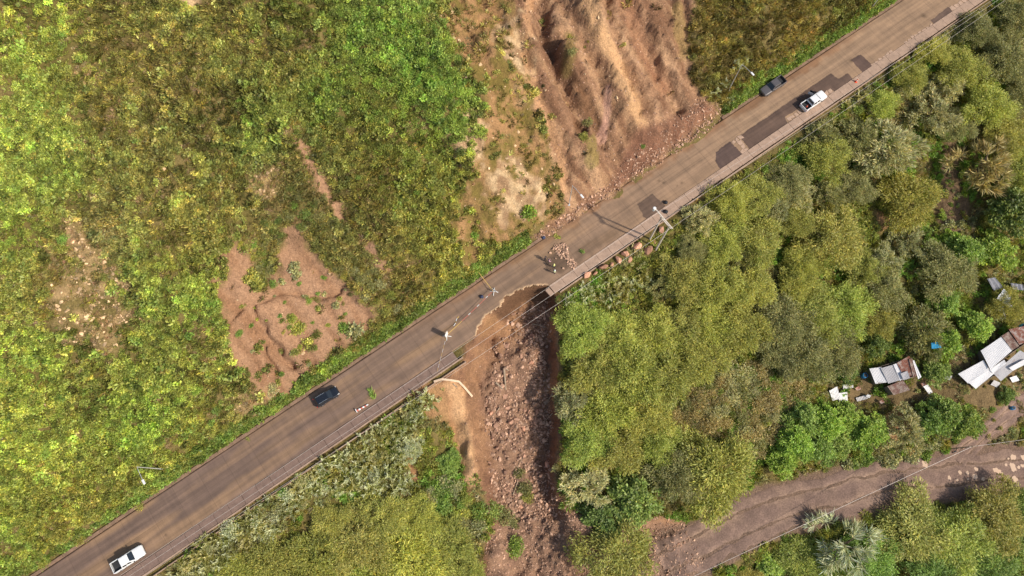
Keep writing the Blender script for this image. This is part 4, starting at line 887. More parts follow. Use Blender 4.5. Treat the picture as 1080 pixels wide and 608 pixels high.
# silvery sprays along the lower road edge
fill([(180, 606), (205, 580), (300, 518), (372, 470), (420, 440), (448, 416), (462, 420), (440, 450), (425, 490), (440, 520), (380, 512), (330, 520), (290, 560), (235, 600), (200, 625)], 120, 7.5,
     lambda x, y: bush(x, y, random.uniform(7, 12), SPRAY+BUSHT[:1], random.choice(['silver', 'silver', 'pale', 'grey']), 'silvery plumed shrub in the strip just below the lower left road edge', 'silvery shrubs below the road edge', R=1.6, name='plumed_shrub'))
fill([(440, 520), (470, 505), (500, 525), (515, 555), (490, 565), (450, 545)], 24, 9, lambda x, y: bush(x, y, random.uniform(6, 11), BUSH+BUSHT, random.choice(['green', 'grey', 'lime']), 'green shrub at the lower left rim of the rubble chute', 'shrubs at the lower left rim of the chute'))
fill([(598, 318), (625, 296), (650, 278), (676, 282), (684, 300), (660, 316), (630, 318), (606, 326)], 22, 8, lambda x, y: bush(x, y, random.uniform(6, 10), SPRAY, random.choice(['silver', 'silver', 'pale']), 'silvery plumed shrub below the boulders right of the collapse', 'silvery shrubs below the boulders', name='plumed_shrub'))
fill([(880, 120), (925, 85), (985, 50), (1040, 10), (1060, 14), (1000, 66), (945, 104), (905, 130)], 34, 9, lambda x, y: bush(x, y, random.uniform(6, 10), BUSH+SPRAY, random.choice(['lime', 'pale', 'green']), 'lush shrub under the power lines along the upper road edge', 'shrubs under the upper power lines', name='lush_shrub'))
fill([(700, 262), (740, 222), (800, 180), (860, 140), (870, 150), (800, 196), (745, 245), (715, 275)], 30, 8, lambda x, y: bush(x, y, random.uniform(5, 9), BUSH+BUSHB, random.choice(['green', 'olive', 'lime', 'bright']), 'green shrub along the road edge above the olive slope', 'shrubs along the road edge'))
fill([(905, 470), (990, 462), (1005, 472), (985, 484), (905, 490), (880, 492)], 26, 7, lambda x, y: bush(x, y, random.uniform(5, 8), BUSHB, random.choice(['grey', 'grey', 'green']), 'pale broad-leaved shrub along the upper edge of the lower dirt road', 'pale shrubs along the lower road', name='broadleaf_shrub'))
fill([(930, 240), (1000, 225), (1020, 235), (1010, 262), (960, 268)], 22, 7, lambda x, y: bush(x, y, random.uniform(5, 8), BUSHB, random.choice(['green', 'bright', 'grey']), 'leafy green plant below the lone golden-green tree', 'leafy plants below the lone tree', name='leafy_plant'))
fill([(985, 172), (1000, 150), (1012, 160), (1014, 215), (1002, 225)], 16, 6, lambda x, y: bush(x, y, random.uniform(2.5, 4.5), BUSHB, random.choice(['green', 'grey']), 'small weed on the bare brown gully floor', 'weeds in the bare brown gully', name='weed'))
for (x, y, r, t, lab) in [(545, 575, 9, 'bright', 'bright yellow-green bush in the middle of the rubble fan'), (543, 582, 7, 'bright', 'second bright bush, just below the first in the rubble fan'), (553, 515, 8, 'dull', 'uprooted olive bush lying in the rubble chute'), (548, 500, 6, 'dull', 'upper end of foliage lying in the rubble chute'), (556, 524, 7, 'olive', 'olive foliage at the lower end of the uprooted bush'),
                          (530, 545, 10, 'dull', 'dull bush at the left rim of the rubble fan'), (518, 540, 10, 'green', 'green bush at the left rim of the rubble fan'), (506, 538, 9, 'green', 'leafy green bush left of the rubble fan head'), (543, 553, 6, 'dull', 'small dull bush above the bright bushes of the fan')]:
    bush(x, y, r, BUSH, t, lab, R=1.4)

# ------------------------------------------------------------------ rocks
def rock_mesh(name, seed, npts=16, flat=0.7, mat=None):
    r = random.Random(seed); bm = bmesh.new()
    for i in range(npts):
        v = Vector((r.gauss(0, 1), r.gauss(0, 1), r.gauss(0, 1))).normalized()*r.uniform(0.8, 1.05); bm.verts.new((v.x*1.1, v.y*0.85, v.z*flat))
    bmesh.ops.convex_hull(bm, input=bm.verts[:]); loose = [v for v in bm.verts if not v.link_faces]; bmesh.ops.delete(bm, geom=loose, context='VERTS')
    me = bpy.data.meshes.new(name); bm.to_mesh(me); bm.free(); me.materials.append(mat); return me
RK = [rock_mesh('rock', 80+i, 15, 0.7, M_ROCK) for i in range(6)]; RKD = [rock_mesh('rock', 90+i, 13, 0.65, M_ROCKD) for i in range(4)]; BLD = [rock_mesh('boulder', 100+i, 26, 0.8, M_ROCKP) for i in range(5)]
def rock(px, py, rpx, meshes, label, group=None, name='rock', sy=1.0, sink=0.25, onroad=False):
    if onroad: q = unz(px, py, 0.0); g = Vector((q[0], q[1], 0.0))
    else: g = ground(px, py)
    r = rpx/F*(HC-g.z); o = link(name, random.choice(meshes), None, g+Vector((0, 0, r*(0.55-sink)))); o.scale = (r, r*sy, r*random.uniform(0.7, 1.05)); o.rotation_euler = (random.uniform(-.4, .4), random.uniform(-.4, .4), random.random()*6.28)
    tag(o, label, 'rock' if name == 'rock' else 'boulder', group); return o
for (x, y, r, sy, lab) in [(697, 243, 4.5, 1.0, 'tall beige boulder between the two utility poles'), (683, 265, 6.0, 0.9, 'large reddish boulder below the shoulder, left of the utility poles'), (672, 260.5, 6.0, 0.8, 'broad reddish boulder right against the shoulder near the poles'),
                           (659, 268.5, 5.0, 0.9, 'pale boulder in the middle of the row below the shoulder'), (652, 275, 5.0, 0.8, 'jagged pale boulder below the shoulder, left of the middle one'), (664, 274.5, 4.2, 0.8, 'grey pink boulder tucked below the middle of the row'), (636, 282.5, 6.0, 0.6, 'long flat boulder below the shoulder'),
                           (619, 291, 5.5, 0.8, 'dark brown boulder close to the collapsed corner'), (645, 280, 3.5, 0.9, 'small boulder between the long flat one and the row'), (628, 289, 3.2, 0.8, 'small boulder left of the long flat one'), (690, 256, 3.0, 0.9, 'small boulder at the foot of the left utility pole')]:
    rock(x, y, r*1.0, BLD, lab, 'boulders below the shoulder', 'boulder', sy, 0.1)
# heap left on the carriageway
for (x, y, r, lab) in [(583, 262.5, 2.7, 'round brown rock alone at the upper left of the heap on the road'), (580.4, 267, 2.0, 'small rock left of the heap on the road'), (593.8, 283.3, 2.0, 'rock alone below the heap on the road'), (586, 273, 1.6, 'tan rock between the heap and the workers')]:
    rock(x, y, r, RK, lab, onroad=True)
fill([(584, 258), (596, 256), (600, 264), (598, 274), (590, 272), (586, 264)], 46, 1.6, lambda x, y: rock(x, y, random.uniform(1.0, 2.3), RK, 'broken rock in the upper heap of debris on the road', 'upper debris heap on the road', onroad=True))
fill([(596, 272), (602, 271), (608, 279), (605, 284), (599, 280)], 24, 1.5, lambda x, y: rock(x, y, random.uniform(1.0, 2.1), RK, 'broken rock in the lower heap of debris next to the shoulder', 'lower debris heap on the road', onroad=True))
# toe of the main slide and the chute
def toe_rock(x, y): rock(x, y, random.choice([1.1, 1.4, 1.7, 2.2]), RK+RKD[:2], 'rock in the rubble line at the foot of the main slide', 'rubble at the foot of the main slide')
fill([(558, 252), (600, 224), (640, 196), (668, 176), (655, 172), (690, 160), (730, 138), (752, 112), (762, 118), (735, 143), (670, 186), (620, 222), (570, 256)], 95, 2.6, toe_rock)
CH_FLOOR = [(540, 330), (580, 318), (584, 345), (578, 380), (582, 420), (578, 470), (584, 520), (588, 545), (560, 550), (535, 540), (515, 520), (512, 480), (510, 440), (520, 400), (524, 365)]
fill(CH_FLOOR, 195, 3.6, lambda x, y: rock(x, y, random.choice([1.5, 1.9, 2.3, 2.8, 3.5]), RK+RKD, 'broken rock among the rubble filling the chute below the collapse', 'rubble in the chute'))
for (x, y, r, lab) in [(566, 435, 3.6, 'flat grey slab at the right side of the rubble chute'), (560, 383, 3.4, 'pale slab high in the rubble chute'), (577, 490, 4.0, 'dark grey slab at the lower right of the rubble chute'), (549, 535, 3.0, 'pale block at the lower end of the rubble chute'), (518, 436, 2.6, 'pale block at the left edge of the rubble'), (552, 452, 3.2, 'pale angular block in the middle of the rubble chute')]:
    rock(x, y, r, BLD, lab, None, 'rock', 0.75)
rock_col = bpy.data.collections.new('rock_prototypes')
for i, me in enumerate(RK+RKD): rock_col.objects.link(bpy.data.objects.new('%02d_rock' % i, me))
def rubble(name, poly, n, smin, smax, label, extra=None):
    P = np.array(poly, float); lo, hi = P.min(0), P.max(0); pts = []; sc = []
    corners = np.array([hit(*p)[:2] for p in poly]); a, b = corners.min(0)-3, corners.max(0)+3
    x = RNG.uniform(a[0], b[0], n*3); y = RNG.uniform(a[1], b[1], n*3); z = zat(x, y); px, py = proj(x, y, z); s_, d_ = sd(x, y)
    k = (sdist(px, py, P)+fbm(x/1.5, y/1.5, 431, 3)*8 > 0) & ~((d_ < (-0.5 if name == 'toe_gravel' else 0.3)) & (d_ > -ROADW) & (grid_at(D_ch, x, y) < 0.4))
    if extra is not None: k &= extra(x, y)
    if name == 'chute_rubble': k &= RNG.random(len(x)) < np.clip(0.75+2.2*fbm(x/4, y/6, 433, 3), 0.12, 1)
    x, y, z = x[k][:n], y[k][:n], z[k][:n]; m = len(x); s = smin*(smax/smin)**(RNG.random(m)**2.2)
    scatter(name, np.column_stack([x, y, z+s*0.15]), np.column_stack([s, s*RNG.uniform(0.6, 1, m), s*RNG.uniform(0.5, 0.9, m)]), RNG.integers(0, len(RK+RKD), m), np.ones((m, 3))*0.5, label, 'rubble', coll=rock_col, tilt=0.5)
rubble('chute_rubble', CH_FLOOR, 5600, 0.09, 0.42, 'fine broken stone between the larger rocks of the chute')
rubble('fan_gravel', [(505, 625), (515, 570), (525, 545), (560, 535), (592, 532), (640, 545), (700, 545), (724, 552), (744, 592), (725, 625)], 5200, 0.07, 0.34, 'loose brown gravel of the fan at the end of the chute')
rubble('toe_gravel', [(556, 254), (600, 222), (640, 190), (665, 165), (700, 140), (745, 98), (768, 120), (737, 149), (672, 193), (622, 229), (570, 260)], 6500, 0.07, 0.36, 'loose gravel along the foot of the main slide')
rubble('scar_stones', [(540, -20), (728, -20), (722, 60), (740, 105), (690, 150), (620, 215), (598, 200), (565, 100)], 2600, 0.05, 0.24, 'scattered stones on the bare face of the main slide')
rubble('left_scar_stones', LSC, 500, 0.05, 0.18, 'small stones scattered on the left scar')
rubble('bank_stones', [(480, 395), (500, 360), (520, 345), (522, 400), (510, 440), (512, 500), (496, 500), (486, 450)], 500, 0.05, 0.2, 'small stones on the bare bank left of the chute')
# pale stones among the weeds of the left slope
x, y, z, px, py = sample(40000, (-118, 20), (-40, 104)); k = RNG.random(len(x)) < np.maximum.reduce([grid_at(M_dry, x, y)*0.85+0.012, grid_at(M_rock, x, y)*0.25, grid_at(M_rib, x, y)*0.09]); k &= sd(x, y)[1] > 4
palecol = bpy.data.collections.new('pale_stone_prototypes'); M_ROCKW = rock_mat('pale_stone', (204, 178, 142))
for i in range(4): palecol.objects.link(bpy.data.objects.new('%02d_pale' % i, rock_mesh('stone', 120+i, 14, 0.7, M_ROCKW)))
m = int(k.sum()); s = 0.12*(3.8**RNG.random(m)); scatter('pale_stones', np.column_stack([x[k], y[k], z[k]+s*0.1]), s, RNG.integers(0, 4, m), np.ones((m, 3)), 'pale stones showing between the weeds on the left slope', 'stones', coll=palecol, tilt=0.5)

# ------------------------------------------------------------------ fallen logs, branches, broken rail
def stick(px_pts, r, label, name='log', mat=M_DEADWOOD, lift=0.15, cat='log', twigs=0, n=7):
    P = [ground(*p)+Vector((0, 0, lift)) for p in px_pts]; o0 = P[0].copy(); mb = MB(); mb.tube([p-o0 for p in P], [r*(1-0.5*i/max(1, len(P)-1)) for i in range(len(P))], n)
    for i in range(twigs):
        a = P[0].lerp(P[-1], random.uniform(0.25, 0.95))-o0; e = a+Vector((random.uniform(-1, 1), random.uniform(-1, 1), random.uniform(0.1, 0.7))); mb.tube([a, a.lerp(e, 0.5)+Vector((0, 0, 0.1)), e], [r*0.45, r*0.3, r*0.12], 5)
    return tag(mb.build(name, mat, loc=o0), label, cat)
stick([(531.5, 389), (532.5, 400), (533.5, 412)], 0.22, 'pale straight log lying upright in the rubble chute', lift=0.4)
stick([(523, 404), (530.5, 411)], 0.22, 'short pale log left of the straight log in the chute', lift=0.3)
stick([(532, 388), (536.5, 391.5)], 0.2, 'short stub of pale wood above the straight log', lift=0.4)
stick([(583, 415), (577, 424), (571, 432)], 0.10, 'bare branch leaning on the shaded right bank of the chute', 'branch', cat='branch', twigs=3)
stick([(583, 436), (575, 444)], 0.09, 'short bare branch below the first on the right bank', 'branch', cat='branch', twigs=2)
stick([(541, 522), (546, 508), (545, 494), (552, 482)], 0.10, 'bent bare branch of the uprooted bush in the chute', 'branch', cat='branch', twigs=5)
stick([(527, 430), (518, 442)], 0.10, 'orange-brown branch at the left edge of the rubble', 'branch', cat='branch', twigs=2)
stick([(562, 342), (575, 345)], 0.09, 'thin pale branch high in the shaded part of the chute', 'branch', cat='branch', twigs=3)
stick([(478, 405), (482, 409)], 0.12, 'short stub of wood at the bare bank', 'branch', cat='branch')
stick([(600, 398), (596, 420), (594, 450)], 0.07, 'dead grey branch hanging over the right rim of the chute', 'branch', cat='branch', twigs=6)
stick([(975, 440), (972, 425), (978, 415)], 0.10, 'pale bare branch in front of the shacks', 'branch', cat='branch', twigs=2)
M_PALE = surf_mat('pale_broken_concrete', (*lin(206, 180, 152), 1), var=0.15, bump=0.3, obj=True)
pts = [(458, 403), (466, 400.5), (475, 401.5), (484, 403), (490, 409), (498, 418.5)]; P = [ground(*p)+Vector((0, 0, 0.35)) for p in pts]; o0 = P[0].copy(); mb = MB()
for a, b in zip(P[:-1], P[1:]):
    d = (b-a); L = d.length; M = Matrix.Translation(a-o0)@d.to_track_quat('X', 'Z').to_matrix().to_4x4(); mb.box(-0.05, L+0.05, -0.18, 0.18, -0.10, 0.10, M)
tag(mb.build('broken_kerb_beam', M_PALE, loc=o0, bevel=0.03), 'long pale broken beam bent over the bare bank at the road edge', 'beam')

# ------------------------------------------------------------------ vehicles
def car_mats():
    g, t, o = newmat('car_glass'); b = N(t, 'ShaderNodeBsdfPrincipled'); t.links.new(b.outputs[0], o.inputs[0]); b.inputs['Base Color'].default_value = (0.02, 0.025, 0.03, 1); b.inputs['Roughness'].default_value = 0.06; b.inputs['Specular IOR Level'].default_value = 0.6
    return g
M_GLASS = car_mats(); M_TYRE = plain('tyre_rubber', (0.02, 0.02, 0.02, 1), 0.9); M_RIM = plain('wheel_alloy', (0.4, 0.4, 0.42, 1), 0.35, 0.8); M_BLK = plain('black_plastic', (0.025, 0.025, 0.027, 1), 0.7)
M_LAMP = plain('headlight_lens', (0.7, 0.7, 0.7, 1), 0.15); M_RED = plain('tail_light_lens', (0.5, 0.02, 0.02, 1), 0.25); M_CHROME = plain('chrome', (0.6, 0.6, 0.6, 1), 0.25, 0.9)
M_WHITE = plain('white_paint', (0.78, 0.78, 0.76, 1), 0.3, coat=0.5, var=0.04); M_GREY = plain('dark_grey_paint', (0.13, 0.115, 0.11, 1), 0.35, 0.3, coat=0.5, var=0.1); M_BLACKP = plain('black_paint', (0.012, 0.014, 0.018, 1), 0.22, coat=0.8, var=0.1)
M_LINER = plain('bed_liner', (0.03, 0.03, 0.033, 1), 0.85)
def loft(mb, stations):
    rings = []
    for (x, wd, zt, zb) in stations:
        h = [(0, zt+0.02), (0.45*wd, zt+0.015), (0.80*wd, zt-0.01), (0.95*wd, zt-0.07), (wd, zt-0.2), (wd, (zt+zb)/2), (0.98*wd, zb+0.08), (0.88*wd, zb)]
        rings.append([(x, y, z) for y, z in h]+[(x, -y, z) for y, z in h[::-1][:-1]])
    n = len(rings[0]); vs = [v for r in rings for v in r]; fs = []
    for i in range(len(rings)-1):
        for k in range(n): fs.append((i*n+k, i*n+(k+1) % n, (i+1)*n+(k+1) % n, (i+1)*n+k))
    fs.append(tuple(range(n))); fs.append(tuple((len(rings)-1)*n+k for k in range(n-1, -1, -1))); mb.add(vs, fs)
def panel(name, q, mat, parent, off=0.012, inset=0.0):
    q = [Vector(p) for p in q]; c = sum(q, Vector())/len(q); nrm = (q[1]-q[0]).cross(q[2]-q[0]).normalized()
    if nrm.dot(c-Vector((0, 0, 1.0))) < 0: nrm = -nrm; 
    f = [c+(p-c)*(1-inset)+nrm*off for p in q]; b = [p-nrm*0.03 for p in f]; k = len(q); mb = MB()
    mb.add(f+b, [tuple(range(k)), tuple(range(2*k-1, k-1, -1))]+[(i, k+i, k+(i+1) % k, (i+1) % k) for i in range(k)]); return mb.build(name, mat, parent)
def wheel(parent, x, y, R=0.38, W=0.25):
    mb = MB(); mb.tube([(0, -W/2, 0), (0, -W/2+0.04, 0), (0, W/2-0.04, 0), (0, W/2, 0)], [R*0.93, R, R, R*0.93], 24); wz = empty('wheel', (x, y, R)); wz.parent = parent
    mb.build('tyre', M_TYRE, wz); m2 = MB(); s = 1 if y > 0 else -1; m2.tube([(0, s*(W/2-0.05), 0), (0, s*(W/2+0.012), 0)], [R*0.62, R*0.58], 16); m2.build('rim', M_RIM, wz)
def frustum(mb, b, t):   # b,t = (x0,x1,y,z)
    vs = [(b[0], -b[2], b[3]), (b[1], -b[2], b[3]), (b[1], b[2], b[3]), (b[0], b[2], b[3]), (t[0], -t[2], t[3]), (t[1], -t[2], t[3]), (t[1], t[2], t[3]), (t[0], t[2], t[3])]
    mb.add(vs, [(0, 3, 2, 1), (4, 5, 6, 7), (0, 1, 5, 4), (2, 3, 7, 6), (1, 2, 6, 5), (3, 0, 4, 7)]); return [Vector(v) for v in vs]
def bl(a, b, c, d, u, v): return a.lerp(b, u).lerp(d.lerp(c, u), v)
def side_windows(car, vs, splits):
    for s, (a, b, c, d) in ((-1, (vs[0], vs[1], vs[5], vs[4])), (1, (vs[3], vs[2], vs[6], vs[7]))):
        for u0, u1 in splits: panel('side_window', [bl(a, b, c, d, u0, 0.12), bl(a, b, c, d, u1, 0.12), bl(a, b, c, d, u1, 0.86), bl(a, b, c, d, u0, 0.86)], M_GLASS, car)
def vehicle(kind, px, py, heading, paint, label, door=False, L=1.0, name='pickup_truck', roofpaint=None):
    q = unz(px, py, 0.4); root = empty(name, (q[0], q[1], 0.015), heading); root.scale = (L, L, L); tag(root, label, 'car' if kind == 'suv' else 'pickup')
    mb = MB(); cab = MB()
    if kind == 'pickup':
        loft(mb, [(2.68, .70, .80, .45), (2.60, .84, .93, .36), (2.25, .92, 1.0, .30), (1.2, .94, 1.07, .28), (0.2, .94, 1.09, .28), (-1.22, .94, 1.09, .28)])
        body = mb.build('body', paint, root, smooth=False, bevel=0.02)
        vs = frustum(cab, (-1.20, 1.16, .88, 1.07), (-0.98, 0.42, .70, 1.74)); cab.build('cab', paint, root, bevel=0.06)
        panel('roof_panel', [(-0.95, -.66, 1.742), (0.36, -.66, 1.742), (0.36, .66, 1.742), (-0.95, .66, 1.742)], paint, root, 0.015)
        panel('windshield', [bl(vs[1], vs[2], vs[6], vs[5], u, v) for u, v in ((.05, .08), (.95, .08), (.93, .93), (.07, .93))], M_GLASS, root)
        panel('rear_window', [bl(vs[3], vs[0], vs[4], vs[7], u, v) for u, v in ((.08, .2), (.92, .2), (.92, .88), (.08, .88))], M_GLASS, root)
        side_windows(root, vs, ((0.06, 0.44), (0.50, 0.84)))
        bd = MB(); bd.box(-2.66, -1.23, .80, .945, .34, 1.07); bd.box(-2.66, -1.23, -.945, -.80, .34, 1.07); bd.box(-1.30, -1.23, -.80, .80, .5, 1.05); bd.build('bed_side', paint, root, bevel=0.03)
        fl = MB(); fl.box(-2.60, -1.30, -.80, .80, .50, .58); fl.build('bed_floor', M_LINER, root)
        li = MB(); li.box(-2.58, -1.31, .775, .798, .58, 1.03); li.box(-2.58, -1.31, -.798, -.775, .58, 1.03); li.box(-1.325, -1.302, -.775, .775, .58, 1.03); li.build('bed_liner', M_LINER, root)
        tg = MB(); tg.box(-2.74, -2.662, -.92, .92, .48, 1.06); tg.build('tailgate', paint, root, bevel=0.02)
        b = MB(); b.box(-2.86, -2.745, -.86, .86, .40, .56); b.build('rear_bumper', M_CHROME, root, bevel=0.03)
        xs = (1.72, -1.72); tail = -2.72; ty = .86; front = 2.58
    else:
        loft(mb, [(2.20, .62, .78, .42), (2.12, .80, .88, .34), (1.8, .88, .97, .28), (0.95, .91, 1.03, .26), (-0.5, .92, 1.05, .26), (-1.9, .90, 1.04, .28), (-2.15, .84, 1.0, .36), (-2.22, .76, .92, .44)])
        mb.build('body', paint, root, bevel=0.02)
        vs = frustum(cab, (-2.10, 1.10, .85, 1.03), (-1.70, 0.30, .66, 1.64)); cab.build('cabin', paint, root, bevel=0.08)
        panel('roof_panel', [(-1.66, -.60, 1.642), (0.26, -.60, 1.642), (0.26, .60, 1.642), (-1.66, .60, 1.642)], paint, root, 0.012)
        panel('windshield', [bl(vs[1], vs[2], vs[6], vs[5], u, v) for u, v in ((.05, .08), (.95, .08), (.93, .93), (.07, .93))], M_GLASS, root)
        panel('rear_window', [bl(vs[3], vs[0], vs[4], vs[7], u, v) for u, v in ((.08, .2), (.92, .2), (.92, .88), (.08, .88))], M_GLASS, root)
        side_windows(root, vs, ((0.06, 0.30), (0.34, 0.60), (0.64, 0.82)))
        for s in (-1, 1):
            r = MB(); r.tube([(-1.55, s*.62, 1.70), (0.1, s*.62, 1.70)], 0.025, 6); r.build('roof_rail', M_CHROME, root)
        b = MB(); b.box(-2.30, -2.18, -.74, .74, .40, .60); b.build('rear_bumper', M_BLK, root, bevel=0.03)
        xs = (1.35, -1.30); tail = -2.17; ty = .78; front = 2.10
    b = MB(); b.box(front-0.02, front+0.12, -.74, .74, .36, .58); b.build('front_bumper', M_BLK, root, bevel=0.03)
    g = MB(); g.box(front, front+0.075, -.40, .40, .62, .82); g.build('grille', M_BLK, root)
    for s in (-1, 1):
        for x in xs: wheel(root, x, s*0.82)
        h = MB(); h.box(front-0.10, front+0.045, s*.66-.13, s*.66+.13, .70, .86); h.build('headlight', M_LAMP, root, bevel=0.02)
        h = MB(); h.box(tail-0.05, tail+0.06, s*ty-.07, s*ty+.07, .72, 1.0); h.build('taillight', M_RED, root, bevel=0.01)
        h = MB(); h.box(0.78, 0.92, s*1.03-.10, s*1.03+.10, 1.06, 1.24); h.build('wing_mirror', M_BLK, root, bevel=0.03)
        for x in (0.05, -0.75):
            h = MB(); h.box(x, x+0.2, s*.95-.01, s*.95+.01, .88, .92); h.build('door_handle', M_CHROME, root)
    if door:
        dr = empty('door', (0.85, 0.95, 0.0)); dr.parent = root; dr.rotation_euler.z = math.radians(-62)
        d = MB(); d.box(-1.1, 0, -.05, .02, .40, 1.08); d.build('door_panel', paint, dr, bevel=0.02); d = MB(); d.box(-1.02, -.12, -.025, 0, 1.085, 1.62); d.build('door_window', M_GLASS, dr)
    return root
RH = math.radians(35.14)
vehicle('pickup', 136.5, 589.5, RH-0.03, M_WHITE, 'white pickup with empty dark bed at the lower left end of the road', L=0.98)
vehicle('pickup', 857.5, 107.5, RH, M_WHITE, 'white pickup with its driver door open beside the long asphalt patch', door=True, L=1.03)
vehicle('pickup', 814.5, 92, RH+math.pi, M_GREY, 'dark grey pickup parked against the uphill kerb', L=1.03)
vehicle('suv', 345, 419, RH-0.05, M_BLACKP, 'black sport utility car parked by the uphill kerb below the left scar', name='suv_car', L=0.98)
# ------------------------------------------------------------------ cones, signs, tape, small things on the road
M_ORANGE = plain('orange_plastic', (0.75, 0.09, 0.02, 1), 0.5); M_STRIPE = plain('white_stripe', (0.75, 0.75, 0.72, 1), 0.5); M_YEL = plain('yellow_tape', (0.62, 0.40, 0.10, 1), 0.5); M_REDT = plain('red_tape', (0.52, 0.14, 0.10, 1), 0.5)
def cone(loc, label, k=1.0):
    e = empty('traffic_cone', loc); e.scale = (k, k, k); m = MB(); m.box(-.2, .2, -.2, .2, 0, .04); m.build('cone_base', M_ORANGE, e, bevel=0.01)
    m = MB(); m.tube([(0, 0, .04), (0, 0, .7)], [.15, .03], 14); m.build('cone_body', M_ORANGE, e); m = MB(); m.tube([(0, 0, .3), (0, 0, .44)], [.112, .085], 14); m.build('reflective_band', M_STRIPE, e); return tag(e, label, 'cone')
q = unz(902.5, 86.5, 0.1); cone((q[0], q[1], 0.11), 'orange traffic cone on the shoulder ahead of the white pickup', 1.3)
q = unz(851, 112.5, 0.6); cone((q[0], q[1], 0.62), 'orange cone standing in the bed of the white pickup', 0.8)
q = unz(733.6, 210.7, 0.1); m = MB(); m.tube([(0, 0, -0.9), (0, 0, 0.5)], 0.08, 8); m.tube([(0, 0, 0.5), (0, 0, 0.62)], [0.14, 0.12], 8); tag(m.build('marker_post', M_YEL, loc=(*fr(sd(q[0], q[1])[0], -10.2), 0.2)), 'small orange marker post at the outer edge of the shoulder', 'post')
def sign(px, py, rz, label, h=2.3):
    q = unz(px, py, 0); e = empty('portable_sign', (q[0], q[1], 0.0), rz); 
    for a in (0.4, 1.97, 3.54, 5.11):
        m = MB(); m.tube([(0, 0, .45), (0.75*math.cos(a), 0.75*math.sin(a), .03)], 0.055, 6); m.build('leg', M_STRIPE, e)
    m = MB(); m.tube([(0, 0, .4), (0, 0, h)], 0.04, 8); m.build('post', M_STRIPE, e)
    m = MB(); m.box(0.05, 0.08, -.42, .42, 0.5, h); m.build('sign_panel', M_STRIPE, e, bevel=0.01); return tag(e, label, 'sign')
sg1 = sign(471.5, 355, math.radians(-26), 'portable road sign on splayed white legs at the lower end of the tape', 2.7)
sg2 = sign(521, 308, math.radians(60), 'portable road sign on splayed white legs above the collapse', 1.3)
def ribbon(name, pts, mats, label, wd=0.10):
    e = empty(name, pts[0]); n = len(pts)-1
    for i in range(n):
        a, b = pts[i]-pts[0], pts[i+1]-pts[0]; d = (b-a).normalized(); sidev = d.cross(Vector((0, 0, 1))).normalized()*wd*0.5; th = Vector((0, 0, 0.004)); m = MB()
        v = [a-sidev, a+sidev, b+sidev, b-sidev]; m.add([p-th for p in v]+[p+th for p in v], [(3, 2, 1, 0), (4, 5, 6, 7), (0, 1, 5, 4), (1, 2, 6, 5), (2, 3, 7, 6), (3, 0, 4, 7)]); m.build('tape_length', mats[i % len(mats)], e)
    return tag(e, label, 'tape')
def span(a, b, n, sag=0.12): return [Vector(a).lerp(Vector(b), i/n)-Vector((0, 0, 4*sag*(i/n)*(1-i/n))) for i in range(n+1)]
def at(px, py, z): return Vector(unz(px, py, z))
ribbon('barrier_tape', span(at(471.5, 353, .9), at(487, 339, .85), 6), [M_YEL], 'yellow barrier tape tied to the lower portable sign', 0.09)
ribbon('barrier_tape', span(at(487, 339, .85), at(519, 308, .9), 14), [M_REDT, M_REDT, M_REDT, M_STRIPE], 'red and white barrier tape between the two portable signs', 0.09)
ribbon('barrier_tape', span(at(520, 307, .9), at(503, 285, .9), 8), [M_YEL], 'yellow barrier tape from the upper portable sign to the uphill verge', 0.10)
ribbon('barrier_tape', [at(484, 334, .03), at(482, 336, .06), at(481, 339, .03), at(480.5, 341, .06), at(478.5, 344, .03)], [M_YEL, M_STRIPE], 'loose yellow tape scrap lying on the road', 0.11)
ribbon('barrier_tape', span(at(470.5, 356, .8), at(461, 392, .3), 9), [M_YEL, M_STRIPE], 'thin slack tape from the lower sign to the road edge', 0.035)
m = MB(); e = empty('fallen_delineator', (*unz(376.5, 433.5, 0)[:2], 0.12), math.radians(30)); 
for i in range(6):
    m = MB(); m.tube([(i*0.36, 0, 0.02), (i*0.36+0.35, 0, 0.02)], 0.17-0.01*i, 10); m.build('red_band' if i % 2 == 0 else 'white_band', M_REDT if i % 2 == 0 else M_STRIPE, e)
m = MB(); m.box(-.12, 0, -.3, .3, -.1, .35); m.build('base', M_STRIPE, e); tag(e, 'red and white striped barrier post lying on the road', 'barrier')
# cut branches on the road
def branch_on_road(px, py, ang, n, L, tint, label, name='palm_branch'):
    r = np.random.default_rng(int(px)); P = []; T = []
    for i in range(n):
        f = r.random(); P.append((f*L*0.6, r.normal(0, .12), 0.06+r.random()*.25)); a = r.normal(0, 0.5); T.append((math.cos(a), math.sin(a), r.normal(0.1, .15)))
    P, T = np.array(P), unit(np.array(T)); me = quads_mesh(name, P, T, sides(T, r), r.uniform(.5, 1.2, n)*L*0.35, np.full(n, .10), lvcol(r, n, 1, .4), M_LEAFO)
    q = unz(px, py, 0.02); o = link(name, me, None, (q[0], q[1], 0.02)); o.rotation_euler.z = ang; o.color = tcol(tint); return tag(o, label, 'branch')
branch_on_road(395, 422, math.radians(115), 130, 2.6, 'green', 'green leafy branch laid on the road near the striped barrier')
branch_on_road(617, 268, math.radians(140), 60, 1.5, 'green', 'green twig lying on the road right of the debris heap', 'leafy_twig')
branch_on_road(592, 252, math.radians(160), 70, 1.8, 'lime', 'green and yellow twig lying on the road above the debris heap', 'leafy_twig')
M_SACK = plain('black_sack', (0.015, 0.015, 0.016, 1), 0.45); M_BLUE = plain('blue_plastic', (0.03, 0.25, 0.5, 1), 0.5); M_NAVY = plain('navy_plastic', (0.03, 0.04, 0.09, 1), 0.6)
